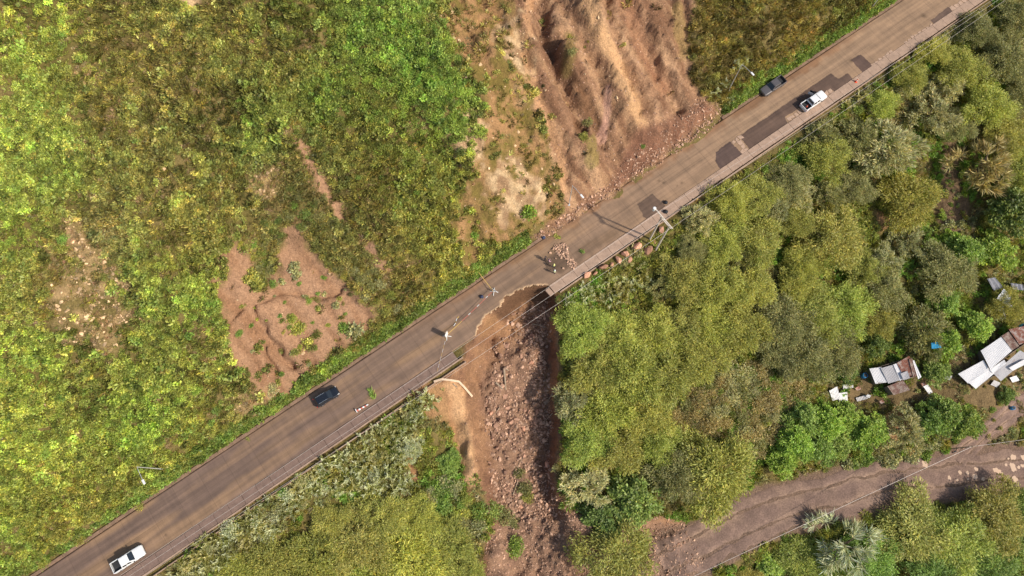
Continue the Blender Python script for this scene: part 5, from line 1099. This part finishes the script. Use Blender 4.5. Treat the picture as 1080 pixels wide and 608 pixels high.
def sack(px, py, mat, label, r=0.38, z=0.0):
    q = unz(px, py, z+0.2); bm = bmesh.new(); bmesh.ops.create_icosphere(bm, subdivisions=3, radius=1)
    for v in bm.verts:
        k = 1+0.18*float(fbm(v.co.x*2+px, v.co.y*2+v.co.z, 77, 3))*2; v.co = Vector((v.co.x*k*r, v.co.y*k*r*0.9, max(v.co.z*k*r*0.8, -r*0.45)+r*0.45))
        if v.co.z > r*1.0: v.co.x *= 0.45; v.co.y *= 0.45; v.co.z += r*0.25
    me = bpy.data.meshes.new('sack'); bm.to_mesh(me); bm.free(); me.materials.append(mat); return tag(link('plastic_sack', me, None, (q[0], q[1], z)), label, 'sack')
sack(702, 213.5, M_SACK, 'black plastic sack at the inner edge of the shoulder by the square patch', 0.42, 0.0); sack(702, 223.3, M_SACK, 'black plastic sack on the shoulder beside the crossarm of the poles', 0.45, 0.1)
sack(508, 313, M_NAVY, 'dark blue bag on the road left of the upper portable sign', 0.36); sack(573.3, 250.5, M_NAVY, 'dark bag beside the uphill kerb above the debris heap', 0.38)

# ------------------------------------------------------------------ people
def person_mat(name, shirt, trousers, skin=(0.30, 0.16, 0.09), hair=(0.02, 0.015, 0.012), shoe=(0.02, 0.02, 0.02)):
    m, t, out = newmat(name); b = N(t, 'ShaderNodeBsdfPrincipled'); t.links.new(b.outputs[0], out.inputs[0]); b.inputs['Roughness'].default_value = 0.85
    sp = N(t, 'ShaderNodeSeparateXYZ'); t.links.new(N(t, 'ShaderNodeTexCoord').outputs['Object'], sp.inputs[0]); mr = N(t, 'ShaderNodeMath', operation='MULTIPLY'); mr.inputs[1].default_value = 0.5; t.links.new(sp.outputs['Z'], mr.inputs[0])
    r = ramp(t, mr.outputs[0], [(0.0, shoe), (0.045, trousers), (0.47, shirt), (0.735, skin)]); r.color_ramp.interpolation = 'CONSTANT'; t.links.new(r.outputs[0], b.inputs['Base Color']); return m
def person(px, py, rz, shirt, trousers, vest, helmet, label, arms=((0.25, -0.1, 1.0), (0.3, 0.15, 0.95))):
    q = unz(px, py, 1.4); g = empty('person', (q[0], q[1], 0.0), rz)
    J = {'pel': (0, 0, .95), 'bel': (0, 0, 1.12), 'che': (0, 0, 1.34), 'neck': (0, 0, 1.50), 'chin': (.015, 0, 1.58), 'hea': (.02, 0, 1.67), 'top': (.01, 0, 1.74)}
    E = [('pel', 'bel'), ('bel', 'che'), ('che', 'neck'), ('neck', 'chin'), ('chin', 'hea'), ('hea', 'top')]
    Rr = {'pel': .155, 'bel': .145, 'che': .165, 'neck': .06, 'chin': .085, 'hea': .10, 'top': .06}
    for s, k in ((1, 'l'), (-1, 'r')):
        hx, hy, hz = arms[0 if s > 0 else 1]
        pts = [(k+'hip', (0, s*.10, .90), .10), (k+'kne', (.02+0.03*s, s*.12, .50), .068), (k+'ank', (-.02+0.06*s, s*.13, .10), .045), (k+'toe', (.14+0.06*s, s*.15, .045), .04)]
        prev = 'pel'
        for nme, c, r in pts: J[nme] = c; Rr[nme] = r; E.append((prev, nme)); prev = nme
        el = (hx*0.45-0.03, s*.30, 1.17)
        pts = [(k+'sho', (0, s*.19, 1.42), .07), (k+'elb', el, .05), (k+'wri', (hx, s*(.24)+hy*0.3, hz), .036), (k+'han', (hx+.07, s*(.23)+hy*0.3, hz-.03), .04)]
        prev = 'che'
        for nme, c, r in pts: J[nme] = c; Rr[nme] = r; E.append((prev, nme)); prev = nme
        for fi in range(4):
            nm = k+'f%d' % fi; J[nm] = (hx+.15-.01*abs(fi-1), s*.23+hy*0.3+(fi-1.5)*.022, hz-.07); Rr[nm] = .010; E.append((k+'han', nm))
        nm = k+'th'; J[nm] = (hx+.10, s*.23+hy*0.3-s*.06, hz-.03); Rr[nm] = .011; E.append((k+'han', nm))
    names = list(J); me = bpy.data.meshes.new('body'); me.from_pydata([J[n] for n in names], [(names.index(a), names.index(b)) for a, b in E], []); me.update()
    me.materials.append(person_mat('clothes', shirt, trousers)); o = link('body', me, g); md = o.modifiers.new('skin', 'SKIN'); md.use_smooth_shade = True
    sv = me.skin_vertices[0].data
    for i, n in enumerate(names): sv[i].radius = (Rr[n], Rr[n]*(1.25 if n in ('pel', 'bel', 'che') else 1)); sv[i].use_root = (n == 'pel')
    o.modifiers.new('sub', 'SUBSURF').levels = 1
    if vest is not None:
        vm = MB(); vm.tube([(0, 0, 1.02), (0, 0, 1.2), (0, 0, 1.38), (0, 0, 1.47)], [.185, .19, .215, .12], 14, cap=False); vo = vm.build('vest', plain('hi_vis_vest', (*vest, 1), 0.6, var=0.05), g, smooth=True); vo.scale = (.95, 1.12, 1)
    if helmet is not None:
        hm = MB(); hm.tube([(.02, 0, 1.70), (.02, 0, 1.71), (.02, 0, 1.76), (.02, 0, 1.81), (.02, 0, 1.83)], [.16, .13, .125, .08, .02], 14); hm.build('helmet', plain('helmet_shell', (*helmet, 1), 0.35, var=0.03), g, smooth=True)
    else:
        hm = MB(); hm.tube([(0, 0, 1.64), (0, 0, 1.70), (0, 0, 1.76), (0, 0, 1.785)], [.105, .115, .085, .03], 12); hm.build('hair', M_BLK, g, smooth=True)
    return tag(g, label, 'person')
person(585, 286, 1.2, (.03, .035, .06), (.02, .025, .05), (.72, .80, .45), (.8, .8, .78), 'person in pale yellow-green vest and white helmet standing lowest beside the debris heap')
person(584.4, 279.5, -1.6, (.05, .05, .05), (.03, .03, .04), (.75, .72, .25), (.8, .75, .3), 'person in yellow vest facing the lower worker beside the debris heap')
person(579, 274.5, 0.4, (.72, .42, .46), (.03, .03, .04), None, None, 'person in light pink shirt left of the debris heap')
person(575, 271.5, -0.6, (.02, .02, .03), (.02, .02, .03), None, None, 'person dressed in black at the left of the group by the heap')

# ------------------------------------------------------------------ street lamps, utility poles, cables
M_GALV = plain('galvanised_steel', (0.62, 0.62, 0.6, 1), 0.45, 0.4); M_POLE = surf_mat('concrete_pole', (*lin(205, 192, 176), 1), var=0.12, obj=True, bump=0.2)
def lamp(px, py, label, h=8.0, arm=2.4):
    g = ground(px, py); e = empty('street_lamp', g); d = Vector((-NRM[0], -NRM[1], 0)); m = MB(); m.tube([(0, 0, -0.5), (0, 0, h)], [.09, .055], 10); m.build('pole', M_GALV, e)
    m = MB(); m.box(-.22, .22, -.22, .22, -.3, .06); m.build('base_plate', M_GALV, e)
    m = MB(); m.tube([(0, 0, h-.1), d*0.5+Vector((0, 0, h+.15)), d*arm+Vector((0, 0, h+.35))], [.05, .045, .04], 8); m.build('arm', M_GALV, e)
    M = Matrix.Translation(d*(arm+.2)+Vector((0, 0, h+.36)))@Matrix.Rotation(math.atan2(d.y, d.x), 4, 'Z'); m = MB(); m.box(-.35, .45, -.17, .17, -.07, .09, M); m.build('lamp_head', M_STRIPE, e, bevel=0.05); return tag(e, label, 'street lamp')
lamp(173, 495, 'tall street lamp rising from the bushes above the white pickup', 8.4); lamp(600, 216, 'street lamp at the foot of the main slide'); lamp(768.5, 95, 'street lamp among silvery shrubs near the dark grey pickup'); lamp(917, 11.5, 'street lamp at the top of the uphill verge')
ZA = 9.8
A0, A1 = at(690, 220.5, ZA), at(708.5, 242, ZA); ua = (A1-A0).normalized(); tops = [A0.lerp(A1, 0.42), A0.lerp(A1, 0.86)]
e = empty('utility_poles', (tops[0].x, tops[0].y, float(zat(tops[0].x, tops[0].y)))); o0 = Vector(e.location)
for tp in tops:
    m = MB(); gz = float(zat(tp.x, tp.y)); m.tube([Vector((tp.x, tp.y, gz-0.8))-o0, tp+Vector((0, 0, .4))-o0], [.19, .13], 12); m.build('pole', M_POLE, e)
for k, zz in ((0, 0.0), (1, -0.55)):
    m = MB(); a, b = (A0, A1) if k == 0 else (tops[0]-ua*0.5, tops[1]+ua*0.3); d = b-a; sd_ = Vector((-ua.y, ua.x, 0))*0.16; M = Matrix.Translation(a-o0+sd_+Vector((0, 0, zz)))@d.to_track_quat('X', 'Z').to_matrix().to_4x4(); m.box(0, d.length, -.10, .10, -.08, .08, M); m.build('crossarm', M_POLE, e)
m = MB(); a = A0-o0; m.tube([a+Vector((0, 0, -.5)), a+Vector((0, 0, -.45)), a+Vector((0, 0, .35)), a+Vector((0, 0, .4))], [.2, .28, .28, .2], 14); m.build('transformer', M_STRIPE, e)
ATT = [A0.lerp(A1, f)+Vector((0, 0, .45)) for f in (0.22, 0.55, 0.97)]
for p in ATT:
    m = MB(); m.tube([p-o0+Vector((0, 0, -.4)), p-o0+Vector((0, 0, -.2)), p-o0], [.05, .09, .04], 8); m.build('insulator', M_STRIPE, e)
tag(e, 'twin concrete utility poles with crossarm beside the shoulder', 'utility pole')
M_CABLE = plain('pale_cable', (0.6, 0.53, 0.47, 1), 0.5, 0.2)
def cable(a, b, sag, r, label, n=26, group=None):
    a, b = Vector(a), Vector(b); m = MB(); m.tube([a.lerp(b, i/n)-a-Vector((0, 0, 4*sag*(i/n)*(1-i/n))) for i in range(n+1)], r, 5); return tag(m.build('power_cable', M_CABLE, loc=a), label, 'cable', group)
for p, lo, hi, w_ in zip(ATT, ((125, 607), (135.6, 607), (152, 607)), ((1046, 0), (1052, 0), (1060, 0)), ('inner', 'middle', 'outer')):
    q = at(*lo, 8.2); q = q+(q-p).normalized()*25; cable(p, q, 1.2, .018, '%s power cable running from the twin poles to the lower left' % w_)
    q = at(*hi, 9.2); q = q+(q-p).normalized()*18; cable(p, q, 0.8, .018, '%s power cable running from the twin poles to the upper right' % w_)
g = ground(1000, 474); tp = Vector((g.x, g.y, g.z+7.5)); m = MB(); m.tube([(0, 0, -0.5), (0, 0, 7.6)], [.13, .09], 10); e = empty('wooden_pole', g); m.build('pole', M_DEADWOOD, e); m = MB(); m.box(-.5, .5, -.06, .06, 7.2, 7.32); m.build('crossarm', M_DEADWOOD, e); tag(e, 'thin wooden pole beside the lower dirt road', 'utility pole')
zl = tp.z; q = at(735, 607, zl-0.6); q = q+(q-tp).normalized()*14; cable(tp-Vector((0, 0, .2)), q, 0.5, .03, 'pale cable strung over the lower dirt road'); q = at(1080, 464, zl); q = q+(q-tp).normalized()*12; cable(tp-Vector((0, 0, .2)), q, 0.3, .03, 'pale cable from the wooden pole towards the right edge')

# ------------------------------------------------------------------ shacks
def corr_mat(name, base, rust, amount):
    m, t, out = newmat(name); b = N(t, 'ShaderNodeBsdfPrincipled'); t.links.new(b.outputs[0], out.inputs[0]); b.inputs['Roughness'].default_value = 0.55; b.inputs['Metallic'].default_value = 0.15
    n = noise(t, 1.1, 7, 0.7); r = ramp(t, n.outputs[0], [(amount-0.06, rust), (amount+0.06, base)]); n2 = noise(t, 6, 4); k = mulcol(t, r.outputs[0], ramp(t, n2.outputs[0], [(0.3, (.82,)*3), (0.7, (1.1,)*3)]).outputs[0]); t.links.new(k.outputs[2], b.inputs['Base Color']); return m
M_ZINC = corr_mat('white_zinc', (.72, .70, .68), (.34, .20, .14), 0.30); M_ZINCG = corr_mat('grey_zinc', (.46, .44, .43), (.28, .17, .12), 0.36); M_RUST = corr_mat('rusty_zinc', (.46, .36, .30), (.26, .10, .06), 0.55); M_BROWNZ = corr_mat('brown_zinc', (.34, .26, .2), (.2, .1, .07), 0.5)
M_PLANK = surf_mat('grey_planks', (0.22, 0.17, 0.13, 1), var=0.4, nscale=4, bump=0.3)
def roof_sheet(parent, quad, zs, mat, name='roof_sheet', pitch=0.28, amp=0.035, holes=0):
    c = [at(x, y, z) for (x, y), z in zip(quad, zs)]; n = max(8, int((c[1]-c[0]).length/pitch*4)); m_ = 6; V = []; o0 = Vector(parent.location) if parent else sum(c, Vector())/4
    nrm = (c[1]-c[0]).cross(c[3]-c[0]).normalized(); nrm = nrm if nrm.z > 0 else -nrm
    for lay in (0, -0.02):
        for j in range(m_+1):
            for i in range(n+1):
                u, v = i/n, j/m_; p = c[0].lerp(c[1], u).lerp(c[3].lerp(c[2], u), v); V.append(p+nrm*(amp*math.sin(i*math.pi/2)+lay+0.03*math.sin(u*5+v*4))-o0)
    W = n+1; Fs = []
    for lay in (0, 1):
        b = lay*(m_+1)*W
        for j in range(m_):
            for i in range(n):
                k = b+j*W+i; f = (k, k+1, k+W+1, k+W); Fs.append(f if lay == 0 else f[::-1])
    b = (m_+1)*W
    for i in range(n): Fs.append((i+1, i, b+i, b+i+1)); k = m_*W+i; Fs.append((k, k+1, b+k+1, b+k))
    for j in range(m_): k = j*W; Fs.append((k, k+W, b+k+W, b+k)); k = j*W+n; Fs.append((k+W, k, b+k, b+k+W))
    m = MB(); m.add(V, Fs); o = m.build(name, mat, parent)
    if not parent: o.location = o0
    return o
def walls(parent, quad, zs, mat, inset=0.93):
    c = [at(x, y, z) for (x, y), z in zip(quad, zs)]; ce = sum(c, Vector())/4; o0 = Vector(parent.location)
    c = [ce+(p-ce)*inset for p in c]
    for i in range(4):
        a, b = c[i], c[(i+1) % 4]; m = MB(); d = Vector((b.x-a.x, b.y-a.y, 0)); nn = Vector((-d.y, d.x, 0)).normalized()*0.05; ga, gb = float(zat(a.x, a.y))-.3, float(zat(b.x, b.y))-.3
        vs = [Vector((a.x, a.y, ga)), Vector((b.x, b.y, gb)), b-Vector((0, 0, .12)), a-Vector((0, 0, .12))]; m.add([v-nn-o0 for v in vs]+[v+nn-o0 for v in vs], [(0, 1, 2, 3), (7, 6, 5, 4), (0, 4, 5, 1), (1, 5, 6, 2), (2, 6, 7, 3), (3, 7, 4, 0)]); m.build('wall', mat, parent)
def qa(pts): return [(860+x/6.08, 340+y/6.08) for x, y in pts]
def qb(pts): return [(860+x/4.905, 280+y/4.905) for x, y in pts]
def gz(px, py): return ground(px, py).z
g = ground(945, 396); sA = empty('shack', g); tag(sA, 'small shack roofed with a patchwork of white and rusty sheets', 'shack'); Z = g.z
roof_sheet(sA, qa([(345, 298), (425, 288), (468, 385), (385, 395)]), [Z+2.3, Z+2.35, Z+2.1, Z+2.05], M_ZINC); roof_sheet(sA, qa([(418, 296), (502, 272), (545, 372), (468, 394)]), [Z+2.5, Z+2.55, Z+2.3, Z+2.25], M_ZINCG); roof_sheet(sA, qa([(498, 272), (528, 262), (572, 362), (542, 376)]), [Z+2.62, Z+2.65, Z+2.4, Z+2.38], M_ZINC)
roof_sheet(sA, qa([(522, 262), (602, 216), (640, 335), (572, 362)]), [Z+2.72, Z+2.8, Z+2.6, Z+2.5], M_RUST); roof_sheet(sA, qa([(598, 238), (620, 232), (652, 346), (628, 352)]), [Z+2.9, Z+2.9, Z+2.7, Z+2.7], M_BROWNZ); roof_sheet(sA, qa([(618, 248), (634, 244), (680, 352), (660, 366)]), [Z+2.8, Z+2.8, Z+2.6, Z+2.6], M_ZINC); roof_sheet(sA, qa([(545, 330), (590, 312), (606, 360), (565, 372)]), [Z+2.86, Z+2.86, Z+2.74, Z+2.74], M_ZINCG)
roof_sheet(sA, qa([(460, 412), (562, 372), (606, 436), (502, 468)]), [Z+1.9, Z+2.0, Z+1.8, Z+1.75], M_BROWNZ, name='porch_sheet')
walls(sA, qa([(350, 300), (602, 225), (660, 350), (400, 395)]), [Z+2.2]*4, M_PLANK); walls(sA, qa([(465, 410), (560, 376), (600, 432), (505, 462)]), [Z+1.7]*4, M_PLANK)
g = ground(1045, 382); sB = empty('shack', g); tag(sB, 'long shack with white corrugated roof and a rust-red end', 'shack'); Z = g.z
roof_sheet(sB, qb([(855, 442), (962, 370), (1018, 440), (905, 540)]), [Z+3.0, Z+3.1, Z+2.9, Z+2.8], M_ZINC); roof_sheet(sB, qb([(962, 366), (1002, 342), (1054, 418), (1018, 440)]), [Z+3.2, Z+3.2, Z+3.0, Z+3.0], M_BROWNZ); roof_sheet(sB, qb([(1000, 332), (1120, 306), (1150, 372), (1056, 412)]), [Z+3.4, Z+3.4, Z+3.2, Z+3.2], M_RUST)
roof_sheet(sB, qb([(738, 562), (872, 490), (900, 540), (790, 612)]), [Z+2.4, Z+2.6, Z+2.3, Z+2.2], M_ZINC); roof_sheet(sB, qb([(790, 606), (900, 540), (925, 560), (830, 640)]), [Z+2.2, Z+2.3, Z+2.1, Z+2.0], M_ZINC); roof_sheet(sB, qb([(900, 540), (978, 488), (986, 508), (920, 560)]), [Z+2.45, Z+2.5, Z+2.4, Z+2.3], M_ZINC)
roof_sheet(sB, qb([(920, 560), (1060, 440), (1110, 470), (960, 600)]), [Z+2.0, Z+2.4, Z+2.2, Z+1.8], M_ZINCG); roof_sheet(sB, qb([(1000, 530), (1078, 488), (1130, 490), (1022, 546)]), [Z+2.5, Z+2.6, Z+2.5, Z+2.4], M_ZINC)
walls(sB, qb([(860, 442), (1100, 320), (1140, 372), (905, 535)]), [Z+2.7]*4, M_PLANK); walls(sB, qb([(745, 562), (965, 500), (1090, 475), (832, 632)]), [Z+1.85, Z+2.1, Z+1.95, Z+1.75], M_PLANK)
def loose(quad, dz, mat, label, name='roof_sheet_piece', cat='sheet', dzs=None, pitch=0.28, amp=0.03):
    zs = [gz(x, y)+dz+(dzs[i] if dzs else 0) for i, (x, y) in enumerate(quad)]; return tag(roof_sheet(None, quad, zs, mat, name, pitch, amp), label, cat)
loose(qa([(88, 440), (140, 412), (160, 490), (110, 505)]), 0.7, M_ZINC, 'battered white sheet at the left end of the scrap yard', dzs=[0, .3, .2, -.1]); loose(qa([(150, 455), (205, 448), (208, 520), (152, 528)]), 0.5, M_ZINC, 'white square sheet leaning beside the battered one', dzs=[.4, .4, 0, 0]); loose(qa([(175, 402), (240, 394), (244, 420), (180, 430)]), 0.6, M_ZINCG, 'small pale sheet above the scrap sheets'); loose(qa([(258, 486), (330, 466), (336, 490), (268, 510)]), 0.25, M_ZINCG, 'grey plank-shaped sheet lying on the bare yard')
loose(qa([(690, 412), (722, 400), (752, 450), (728, 463)]), 0.9, M_ZINC, 'narrow white sheet sticking out right of the patched shack', dzs=[.3, .3, 0, 0]); loose(qa([(675, 395), (700, 385), (716, 405), (690, 415)]), 1.1, M_RUST, 'red-brown scrap sheet joining the patched shack')
for (qx, qy, r_, mt, lb) in [(1000, 398, 3.5, M_ZINCG, 'crumpled grey sheet between the two shacks'), (1028, 405, 3, M_BROWNZ, 'brown scrap sheet below the long shack'), (1050, 405, 4, M_ZINCG, 'grey scrap sheet in front of the long shack'), (905, 410, 2.5, M_RUST, 'rusty scrap in the bare yard'), (916, 418, 2.2, M_ZINC, 'small white scrap below the porch roof'), (1070, 400, 4, M_ZINC, 'white sheet at the right end of the long shack'), (930, 424, 2.2, M_RUST, 'rusty scrap below the patched shack')]:
    a_ = random.random()*3; loose([(qx+r_*1.4*math.cos(a_+k*math.pi/2), qy+r_*math.sin(a_+k*math.pi/2)) for k in (3, 2, 1, 0)], 0.5, mt, lb, 'scrap_sheet', 'sheet', [0, .3, .2, 0])
M_TARP = plain('white_tarpaulin', (.74, .74, .74, 1), 0.6, var=0.15, obj=False); M_TARPG = plain('grey_tarpaulin', (.2, .2, .22, 1), 0.6, var=0.4, obj=False)
loose(qb([(935, 175), (976, 122), (1036, 186), (1014, 222)]), 2.6, M_TARP, 'bright white tarpaulin between the trees at the right', 'tarpaulin', 'tarpaulin', [0, .4, .1, -.3], 1.2, .12); loose(qb([(888, 70), (930, 62), (972, 115), (925, 135)]), 1.8, M_TARPG, 'grey tarpaulin above the white one at the right', 'tarpaulin', 'tarpaulin', None, 1.0, .1); loose(qb([(945, 225), (975, 212), (990, 275), (962, 285)]), 1.8, M_TARP, 'torn white tarpaulin strip below the bright white one', 'tarpaulin', 'tarpaulin', None, 0.8, .1)
loose(qb([(1010, 92), (1075, 100), (1079, 130), (1020, 125)]), 1.6, M_TARPG, 'dark grey tarpaulin at the right edge', 'tarpaulin', 'tarpaulin', None, 0.9, .1)
M_BLUET = plain('blue_tarpaulin', (.04, .30, .50, 1), 0.5, var=0.2, obj=False)
loose(qb([(598, 402), (640, 396), (648, 428), (602, 432)]), 4.8, M_BLUET, 'small bright blue tarpaulin among the trees', 'tarpaulin', 'tarpaulin', None, 0.6, .12)
def barrel(px, py, mat, label, dz=0.0, r=0.38, h=0.9):
    g = ground(px, py); m = MB(); m.tube([(0, 0, 0), (0, 0, .05), (0, 0, h*.33), (0, 0, h*.35), (0, 0, h*.65), (0, 0, h*.67), (0, 0, h-.04), (0, 0, h)], [r*.92, r, r, r*1.05, r*1.05, r, r, r*.9], 16); e = empty('barrel', g+Vector((0, 0, dz))); m.build('barrel_body', mat, e, smooth=False); l = MB(); l.tube([(0, 0, h), (0, 0, h+.03)], [r*.8, r*.75], 14); l.build('lid', M_BLK, e); return tag(e, label, 'barrel')
barrel(910, 397, M_BLUE, 'blue barrel at the left end of the patched shack', r=.5, h=1.1); barrel(1066, 431, M_BLUE, 'blue barrel on the side path below the long shack'); barrel(894, 404, M_BLUE, 'blue barrel behind the scrap sheets'); barrel(1067.5, 347.5, plain('turquoise_plastic', (.1, .5, .6, 1), .5), 'turquoise water barrel by the rust-red roof end', dz=2.4)
stick([(1008, 476), (1004, 478)], .12, 'charred log on the ash heap by the lower road', mat=M_BLK); rubble('ash_heap', [(998, 470), (1012, 466), (1022, 474), (1014, 482), (1000, 482)], 160, .08, .3, 'heap of dark rubble and ash at the foot of the side path')
